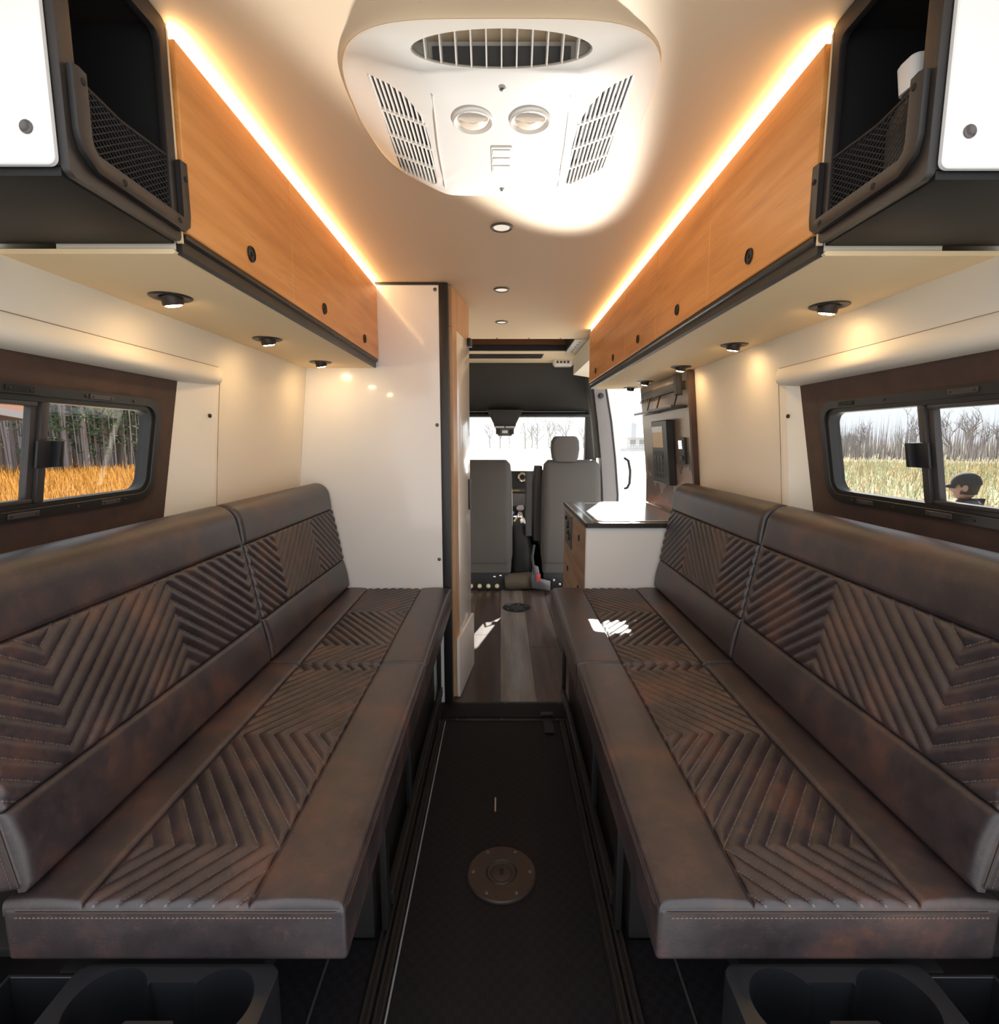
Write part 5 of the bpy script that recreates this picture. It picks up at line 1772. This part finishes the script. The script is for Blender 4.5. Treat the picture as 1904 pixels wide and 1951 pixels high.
    O('pane', mb, 'clear_glass', t, smooth=0)
    O('door_header', MB().hexa([(0.80, 4.47, 1.625), (0.84, 5.03, 1.51), (0.90, 5.03, 1.51), (0.86, 4.47, 1.625), (0.74, 4.47, 1.93), (0.80, 5.03, 1.93), (0.86, 5.03, 1.93), (0.80, 4.47, 1.93)]), 'cab_liner', t)
    # header above the sliding door opening and its sill
    struct('trim_2', MB().hexa([(0.775, 3.262, 1.89), (0.86, 3.262, 1.89), (0.86, 4.31, 1.89), (0.775, 4.31, 1.89), (0.75, 3.262, 1.93), (0.84, 3.262, 1.93), (0.84, 4.31, 1.93), (0.75, 4.31, 1.93)]), 'cream', 'cream header above the sliding door opening', 'trim')
    struct('trim_3', MB().box(0.902, 1.02, 3.262, 4.31, -0.09, 0.0), 'black_metal', 'black step sill at the bottom of the sliding door opening', 'trim')
    struct('trim_4', MB().hexa([(-0.97, 5.36, -0.05), (0.97, 5.36, -0.05), (0.97, 5.40, -0.05), (-0.97, 5.40, -0.05), (-0.97, 5.36, 0.915), (0.97, 5.36, 0.915), (0.97, 5.40, 0.915), (-0.97, 5.40, 0.915)]), 'cab_liner', 'dark firewall below the windscreen', 'trim')
    struct('trim_5', MB().box(-0.88, 0.88, 5.035, 5.35, 1.515, 1.56), 'cab_liner', 'dark roof edge above the windscreen', 'trim')


build_cab()


# ------------------------------------------------------------------ outdoors
GZ = -0.65


def build_outside():
    o = O('ground', MB().add([(-220, -120, GZ), (220, -120, GZ), (220, 260, GZ), (-220, 260, GZ)], [(0, 1, 2, 3)]), 'ground', smooth=0)
    tag(o, 'wide field of dry grass around the van, paled ahead to stand for glare', 'ground', kind='structure')
    rnd = random.Random(3)
    # standing dry grass on the left
    mb = MB()
    for k in range(16000):
        d = 9 + 31 * rnd.random() ** 0.7
        th = rnd.uniform(-1.15, -0.35)
        x, y = d * math.sin(th) * 1.05, d * math.cos(th)
        if x > -5:
            continue
        h = rnd.uniform(0.25, 0.55) * (1.0 if rnd.random() < 0.93 else 1.5)
        wv = 0.004 + 0.0006 * d
        a = rnd.uniform(0, 3.14)
        dx, dy = math.cos(a) * wv, math.sin(a) * wv
        lx, ly = rnd.uniform(-0.12, 0.12), rnd.uniform(-0.12, 0.12)
        mb.add([(x - dx, y - dy, GZ), (x + dx, y + dy, GZ), (x + lx + dx * 0.3, y + ly + dy * 0.3, GZ + h), (x + lx - dx * 0.3, y + ly - dy * 0.3, GZ + h)], [(0, 1, 2, 3)])
    tag(O('dry_grass', mb, 'dry_grass', smooth=0, recalc=False), 'tall golden dry grass outside the left window', 'grass', kind='stuff')
    mb = MB()
    mbg = MB()
    for k in range(16000):
        d = 9 + 45 * rnd.random() ** 0.7
        th = rnd.uniform(0.3, 1.15)
        x, y = d * math.sin(th) * 1.05, d * math.cos(th)
        if x < 3.2:
            continue
        h = rnd.uniform(0.15, 0.45)
        if rnd.random() < 0.05:
            h *= 1.9
        wv = 0.004 + 0.0007 * d
        a = rnd.uniform(0, 3.14)
        dx, dy = math.cos(a) * wv, math.sin(a) * wv
        lx, ly = rnd.uniform(-0.12, 0.12), rnd.uniform(-0.12, 0.12)
        (mb if rnd.random() < 0.55 else mbg).add([(x - dx, y - dy, GZ), (x + dx, y + dy, GZ), (x + lx + dx * 0.3, y + ly + dy * 0.3, GZ + h), (x + lx - dx * 0.3, y + ly - dy * 0.3, GZ + h)], [(0, 1, 2, 3)])
    tag(O('pale_grass', mb, 'pale_grass', smooth=0, recalc=False), 'pale tan grass tufts outside the right window', 'grass', kind='stuff')
    tag(O('green_brush', mbg, 'shrub_green', smooth=0, recalc=False), 'low grey green brush outside the right window', 'brush', kind='stuff')

    # pines on the left: trunk and needle crown, three variants shared
    pines = []
    for v in range(3):
        r2 = random.Random(20 + v)
        hgt = 15.0
        tr = MB().tube([(0, 0, 0), (0.05, 0.02, 5), (0.02, 0.06, 10), (0, 0, hgt)], [0.24, 0.19, 0.13, 0.03], 7)
        cr = MB()
        for k in range(420):
            z = r2.uniform(1.2 + v, hgt)
            rad = max(0.3, (1 - (z / hgt)) * 2.6 + 0.6) * r2.uniform(0.2, 1)
            a = r2.uniform(0, 6.28)
            c = Vector((rad * math.cos(a), rad * math.sin(a), z))
            u = Vector((r2.uniform(-1, 1), r2.uniform(-1, 1), r2.uniform(-0.6, 0.6))).normalized() * r2.uniform(0.25, 0.5)
            w_ = Vector((r2.uniform(-1, 1), r2.uniform(-1, 1), r2.uniform(-0.6, 0.6))).normalized() * r2.uniform(0.08, 0.2)
            cr.add([c - u - w_, c + u - w_ * 0.3, c + u + w_ * 0.3, c - u + w_], [(0, 1, 2, 3)])
        tr.v = [tuple(p) for p in tr.v]
        pines.append((mesh_of('trunk', tr, 'bark'), mesh_of('crown', cr, 'needles', smooth=0, recalc=False)))
    for k in range(70):
        th = rnd.uniform(-1.02, -0.52)
        d = rnd.uniform(42, 64)
        x, y = d * math.sin(th), d * math.cos(th)
        t = E_('pine_tree', (x, y, GZ))
        tag(t, 'tall pine in the dense wood beyond the left window', 'tree', 'pines beyond the left window')
        me = pines[k % 3]
        green = rnd.random() < (0.75 if th > -0.73 else 0.22)
        link(bpy.data.objects.new('trunk', me[0]), t, (x, y, GZ))
        if green:
            link(bpy.data.objects.new('crown', me[1]), t, (x, y, GZ))
        sc = rnd.uniform(0.75, 1.2)
        t.scale = (sc * 1.1, sc * 1.1, sc)
        t.rotation_euler.z = rnd.uniform(0, 6.28)

    # bare deciduous trees on the right, front and left back rows
    def bare(seed, h):
        r2 = random.Random(seed)
        mb_ = MB()

        def grow(p, d, l, r, lev):
            q = p + d * l
            mid = p + d * l * 0.5 + Vector((r2.uniform(-1, 1), r2.uniform(-1, 1), 0)) * l * 0.05
            mb_.tube([p, mid, q], [r, r * 0.85, r * 0.65], 4 if lev < 2 else 3)
            if lev >= 4:
                return
            nb = 3 if lev < 3 else 2
            for _ in range(nb + (1 if lev == 0 else 0)):
                a = Vector((r2.uniform(-1, 1), r2.uniform(-1, 1), r2.uniform(0.15, 0.9))).normalized()
                st = p + d * l * r2.uniform(0.45, 1.0)
                grow(st, (d * 0.75 + a * 0.75).normalized(), l * r2.uniform(0.55, 0.75), r * 0.55, lev + 1)
        grow(Vector((0, 0, 0)), Vector((0, 0, 1)), h * 0.36, h * 0.013, 0)
        return mb_
    bares = [mesh_of('bare_tree', bare(50 + v, 7.0), 'bare_bark', smooth=0, recalc=False) for v in range(5)]
    for k in range(75):
        th = rnd.uniform(0.40, 0.98)
        d = rnd.uniform(62, 96)
        x, y = d * math.sin(th), d * math.cos(th)
        o = bpy.data.objects.new('bare_tree', bares[k % 5])
        link(o, None, (x, y, GZ))
        tag(o, 'leafless grey tree in the wood beyond the right window', 'tree', 'bare trees beyond the right window')
        sc = rnd.uniform(0.62, 1.05) * (0.75 if th < 0.62 else 1.0) * d / 80
        o.scale = (sc * 1.25, sc * 1.25, sc)
        o.rotation_euler.z = rnd.uniform(0, 6.28)
    fars = [mesh_of('bare_tree', bare(90 + v, 7.0), 'hazed_bark', smooth=0, recalc=False) for v in range(3)]
    for k in range(34):
        x = rnd.uniform(-34, 44)
        y = rnd.uniform(125, 150)
        o = bpy.data.objects.new('bare_tree', fars[k % 3])
        link(o, None, (x, y, GZ))
        tag(o, 'far leafless tree in the row ahead through the windscreen', 'tree', 'far trees ahead')
        sc = rnd.uniform(1.0, 1.5)
        o.scale = (sc * 1.4, sc * 1.4, sc)
        o.rotation_euler.z = rnd.uniform(0, 6.28)
    # understorey thickets
    def thicket(th0, th1, d0, d1, n, h0, h1, mat, label):
        mb_ = MB()
        for _ in range(n):
            th = rnd.uniform(th0, th1)
            d = rnd.uniform(d0, d1)
            x, y = d * math.sin(th), d * math.cos(th)
            h = rnd.uniform(h0, h1)
            r = 0.0007 * d * rnd.uniform(0.5, 1.3)
            lx, ly = rnd.uniform(-0.05, 0.05) * h, rnd.uniform(-0.05, 0.05) * h
            mb_.add([(x - r, y - r, GZ), (x + r, y, GZ), (x, y + r, GZ), (x + lx, y + ly, GZ + h)], [(0, 1, 3), (1, 2, 3), (2, 0, 3)])
        tag(O('thicket', mb_, mat, smooth=0, recalc=False), label, 'thicket', kind='stuff')
    thicket(-1.05, -0.48, 44, 80, 2600, 5, 16, 'stem_grey', 'grey tangle of thin stems behind the left pines')
    thicket(0.36, 1.0, 64, 104, 3600, 1.0, 5.2, 'bare_bark', 'grey tangle of thin stems under the right bare trees')
    # house across the lot
    t = E_('farm_house', (31, 104, GZ))
    tag(t, 'pale grey house with hip roof and railed porch beyond the sliding door', 'house')
    x0, x1, y0, y1 = 23.7, 38.0, 100, 109
    O('wall', MB().box(x0, x1, y0, y1, GZ, GZ + 2.5), 'house_wall', t)
    O('roof', MB().add([(x0 - 0.7, y0 - 0.7, GZ + 2.5), (x1 + 0.7, y0 - 0.7, GZ + 2.5), (x1 + 0.7, y1 + 0.7, GZ + 2.5), (x0 - 0.7, y1 + 0.7, GZ + 2.5), (x0 + 1.9, (y0 + y1) / 2, GZ + 5.5), (x1 - 3, (y0 + y1) / 2, GZ + 5.5)],
                       [(0, 1, 2, 3), (0, 4, 5, 1), (1, 5, 2), (2, 5, 4, 3), (3, 4, 0)]), 'house_roof', t, smooth=0)
    O('chimney', MB().box(x0 + 2.0, x0 + 2.7, 104, 105, GZ + 4.9, GZ + 6.3), 'house_wall', t)
    for k in range(5):
        wdw = O('window', MB().box(x0 + 0.6 + k * 1.75, x0 + 1.6 + k * 1.75, y0 - 0.06, y0 - 0.001, GZ + 1.0, GZ + 2.1), 'house_window', t)
    O('porch_floor', MB().box(x0 - 0.3, x1, y0 - 2.0, y0 - 0.061, GZ, GZ + 0.35), 'house_wall', t)
    O('porch_rail', MB().box(x0 - 0.3, x1, y0 - 2.0, y0 - 1.93, GZ + 1.15, GZ + 1.25), 'house_wall', t)
    for k in range(24):
        O('baluster', MB().box(x0 - 0.3 + k * 0.4, x0 - 0.2 + k * 0.4, y0 - 1.98, y0 - 1.93, GZ + 0.36, GZ + 1.149), 'house_wall', t)
    # porch roof near the left rear
    t = E_('picnic_shelter', (-9, 8.6, GZ))
    tag(t, 'open shelter with rust red roof seen at the far left window pane', 'shelter')
    xa, xb, ya, yb = -13.5, -8.2, 7.0, 9.2
    O('roof', MB().prism([(ya - 0.3, 2.02), (yb + 0.25, 1.70), (yb + 0.25, 1.78), (ya - 0.3, 2.55)], 0, xa, xb), 'porch_roof', t)
    O('fascia', MB().box(xa, xb, yb + 0.251, yb + 0.29, 1.60, 1.80), 'porch_beam', t)
    O('fascia', MB().prism([(ya - 0.3, 1.90), (yb + 0.25, 1.58), (yb + 0.25, 1.70), (ya - 0.3, 2.02)], 0, xb - 0.06, xb), 'porch_beam', t)
    for x in (xa + 0.2, xb - 1.6):
        for y in (ya + 0.1, yb - 0.1):
            O('post', MB().box(x, x + 0.12, y, y + 0.12, GZ, 1.66), 'porch_beam', t)
    # far ridge of woods closing the horizon behind the trees
    mb = MB()
    n = 120
    r2 = random.Random(5)
    prev = None
    for i in range(n):
        th = -1.25 + 2.5 * i / n
        th2 = -1.25 + 2.5 * (i + 1) / n
        if th > -0.36:
            continue
        hgt = r2.uniform(8.5, 11) if th < 0 else r2.uniform(2.6, 3.9)
        d = 92 if th < 0 else 118
        p = [(d * math.sin(a), d * math.cos(a)) for a in (th, th2)]
        q = [(x * 1.06, y * 1.06) for x, y in p]
        mb.hexa([(*p[0], GZ), (*p[1], GZ), (*q[1], GZ), (*q[0], GZ), (*p[0], GZ + hgt), (*p[1], GZ + hgt * 0.97), (*q[1], GZ + hgt), (*q[0], GZ + hgt)])
    tag(O('far_woods', mb, 'ridge_far', smooth=0), 'distant grey wood closing the horizon at both sides', 'woods', kind='stuff')


build_outside()


# ------------------------------------------------------------------ person beyond the right window
def build_person():
    px, py = 4.23, 4.72
    t = E_('person', (px, py, GZ))
    tag(t, 'person in a dark cap and dark jacket outside the right window, facing left', 'person')
    rz = math.atan2(0.75, -0.66)          # facing direction
    f = Vector((math.cos(rz), math.sin(rz), 0))
    sd = Vector((-f.y, f.x, 0))
    H0 = GZ

    def W(fw, si, z):
        return Vector((px, py, H0)) + f * fw + sd * si + Vector((0, 0, z * 0.89))
    V, Ed, Rd = [], [], []

    def chain(pts, start=None):
        prev = start
        for p, r in pts:
            V.append(W(*p))
            Rd.append(r)
            if prev is not None:
                Ed.append((prev, len(V) - 1))
            prev = len(V) - 1
        return prev
    pel = chain([((0, 0, 0.95), (0.15, 0.12))])
    ch = chain([((0.0, 0, 1.15), (0.145, 0.11)), ((-0.02, 0, 1.36), (0.165, 0.13))], pel)
    nk = chain([((0.0, 0, 1.46), (0.09, 0.085)), ((0.02, 0, 1.54), (0.058, 0.058))], ch)
    for q in (-1, 1):
        chain([((-0.02, q * 0.18, 1.465), (0.078, 0.074)), ((0.01, q * 0.23, 1.25), (0.055, 0.055)), ((0.04, q * 0.25, 1.12), (0.048, 0.048)), ((0.16, q * 0.21, 1.02), (0.042, 0.042)), ((0.25, q * 0.16, 0.98), (0.034, 0.034)), ((0.32, q * 0.13, 0.97), (0.03, 0.022))], ch)
        chain([((0.0, q * 0.10, 0.86), (0.095, 0.095)), ((0.01, q * 0.11, 0.50), (0.065, 0.065)), ((-0.01, q * 0.12, 0.10), (0.045, 0.045)), ((0.06, q * 0.13, 0.04), (0.042, 0.035)), ((0.16, q * 0.14, 0.035), (0.035, 0.03))], pel)
    me = bpy.data.meshes.new('body')
    c = Vector((px, py, GZ))
    me.from_pydata([tuple(v - c) for v in V], Ed, [])
    body = bpy.data.objects.new('body', me)
    link(body, t, c)
    sk = body.modifiers.new('skin', 'SKIN')
    for i, r in enumerate(Rd):
        me.skin_vertices[0].data[i].radius = r
    me.skin_vertices[0].data[0].use_root = True
    ss = body.modifiers.new('sub', 'SUBSURF')
    ss.levels = ss.render_levels = 2
    bpy.context.view_layer.update()
    m2 = bpy.data.meshes.new_from_object(body.evaluated_get(bpy.context.evaluated_depsgraph_get()))
    body.modifiers.clear()
    body.data = m2
    m2.materials.clear()
    for k in ('jacket', 'trousers', 'skin'):
        m2.materials.append(MATS[k])
    for p in m2.polygons:
        p.use_smooth = True
        z = p.center.z
        d = (p.center - Vector((0, 0, z))).dot(f)
        p.material_index = 1 if z < 0.92 and d < 0.2 else 2 if z > 1.49 or (d > 0.27 and z < 1.05) else 0
    # head: shaped ovoid with brow, nose, chin, ears
    hc = W(0.035, 0, 1.655)
    rows = []
    n, m = 20, 14
    for j in range(m + 1):
        ph = -math.pi / 2 + math.pi * j / m
        r = []
        for i in range(n):
            a = 2 * math.pi * i / n
            fx, sx_, z = math.cos(ph) * math.cos(a), math.cos(ph) * math.sin(a), math.sin(ph)
            rx, rs, rzz = 0.098, 0.075, 0.122
            k = 1.0 - 0.22 * max(0, -z) * (1 - 0.5 * max(0, fx))
            x = fx * rx * k
            if fx > 0.9 and -0.25 < z < 0.15 and abs(sx_) < 0.3:
                x += 0.022 * (1 - abs(sx_) / 0.3)
            if z < -0.5 and fx > 0.3:
                x += 0.012
            r.append(tuple(hc + f * x + sd * sx_ * rs * k + Vector((0, 0, z * rzz))))
        rows.append(r)
    O('head', MB().loft(rows), 'skin', t, smooth=60)
    for q in (-1, 1):
        e = hc + sd * q * 0.074 + Vector((0, 0, -0.005)) - f * 0.01
        O('ear', MB().lathe([(0.006, -0.006), (0.026, -0.004), (0.028, 0.004), (0.01, 0.008)], tuple(e), tuple(sd * q), 12, sx=0.75, sy=1.1), 'skin', t, smooth=60)
        e = hc + f * 0.088 + sd * q * 0.032 + Vector((0, 0, 0.012))
        O('eye', MB().lathe([(0.004, -0.006), (0.011, -0.003), (0.010, 0.003), (0.004, 0.006)], tuple(e), tuple(f), 10), 'bottle_white', t, smooth=60)
    e = hc + f * 0.090 - Vector((0, 0, 0.058))
    O('mouth', MB().lathe([(0.004, -0.004), (0.014, 0.0), (0.006, 0.005)], tuple(e), tuple(f), 10, sx=1.4, sy=0.4), 'red', t)
    # hair below the cap and the cap itself with a curved peak
    rows = []
    for j in range(6):
        zz = -0.062 + j * 0.019
        tp = 0.80 + 0.04 * j
        r = []
        for i in range(n):
            a = 2 * math.pi * i / n
            k = 1.06 if math.cos(a) < 0.35 else 0.90
            r.append(tuple(hc + f * (math.cos(a) * 0.098 * k * tp - 0.004) + sd * math.sin(a) * 0.076 * k * tp + Vector((0, 0, zz))))
        rows.append(r)
    O('hair', MB().loft(rows), 'hair', t, smooth=60)
    rows = []
    for j in range(9):
        ph = math.pi / 2 * j / 8
        r = []
        for i in range(24):
            a = 2 * math.pi * i / 24
            r.append(tuple(hc + f * (math.cos(a) * 0.113 * math.cos(ph) ** 0.8 - 0.002) + sd * math.sin(a) * 0.090 * math.cos(ph) ** 0.8 + Vector((0, 0, 0.030 + 0.105 * math.sin(ph)))))
        rows.append(r)
    cp = O('cap', MB().loft(rows), 'cap', t, smooth=60)
    rows = []
    for i in range(13):
        a = R(-62 + 124 * i / 12)
        inn = f * math.cos(a) * 0.108 + sd * math.sin(a) * 0.088
        out = f * (math.cos(a) * 0.108 + 0.075 * math.cos(a * 1.35)) + sd * math.sin(a) * 0.092
        dz = -0.012 * abs(math.sin(a)) * 1.5
        rows.append([tuple(hc + inn + Vector((0, 0, 0.030))), tuple(hc + out + Vector((0, 0, 0.010 + dz))), tuple(hc + out + Vector((0, 0, 0.006 + dz))), tuple(hc + inn + Vector((0, 0, 0.024)))])
    O('cap_peak', MB().loft(rows), 'cap', cp, smooth=60)
    # collar of the jacket
    O('collar', MB().lathe([(0.075, -0.02), (0.083, 0.0), (0.074, 0.045), (0.064, 0.045), (0.068, 0.0)], tuple(W(0.012, 0, 1.485)), (f.x * 0.15, f.y * 0.15, 1), 20), 'jacket', t, smooth=60)
    # hands: palm and five curled fingers each, clasped in front
    for q in (-1, 1):
        hp = Vector((0.335, q * 0.115, 0.965))
        mb = MB()
        mb.tube([W(0.31, q * 0.128, 0.968), W(0.345, q * 0.11, 0.962), W(0.385, q * 0.09, 0.955)], [0.030, 0.036, 0.030], 10)
        for k, l in enumerate((0.062, 0.072, 0.068, 0.052)):
            oz = 0.026 - k * 0.018
            mb.tube([W(0.385, q * 0.09, 0.955 + oz), W(0.385 + l * 0.45, q * 0.072, 0.955 + oz), W(0.385 + l * 0.75, q * 0.045, 0.945 + oz), W(0.385 + l * 0.6, q * 0.025, 0.938 + oz)], [0.0095, 0.0092, 0.0085, 0.007], 8)
        mb.tube([W(0.34, q * 0.10, 0.985), W(0.375, q * 0.075, 1.003), W(0.405, q * 0.055, 0.998)], [0.012, 0.0105, 0.008], 8)
        O('hand', mb, 'skin', t, smooth=60)


build_person()
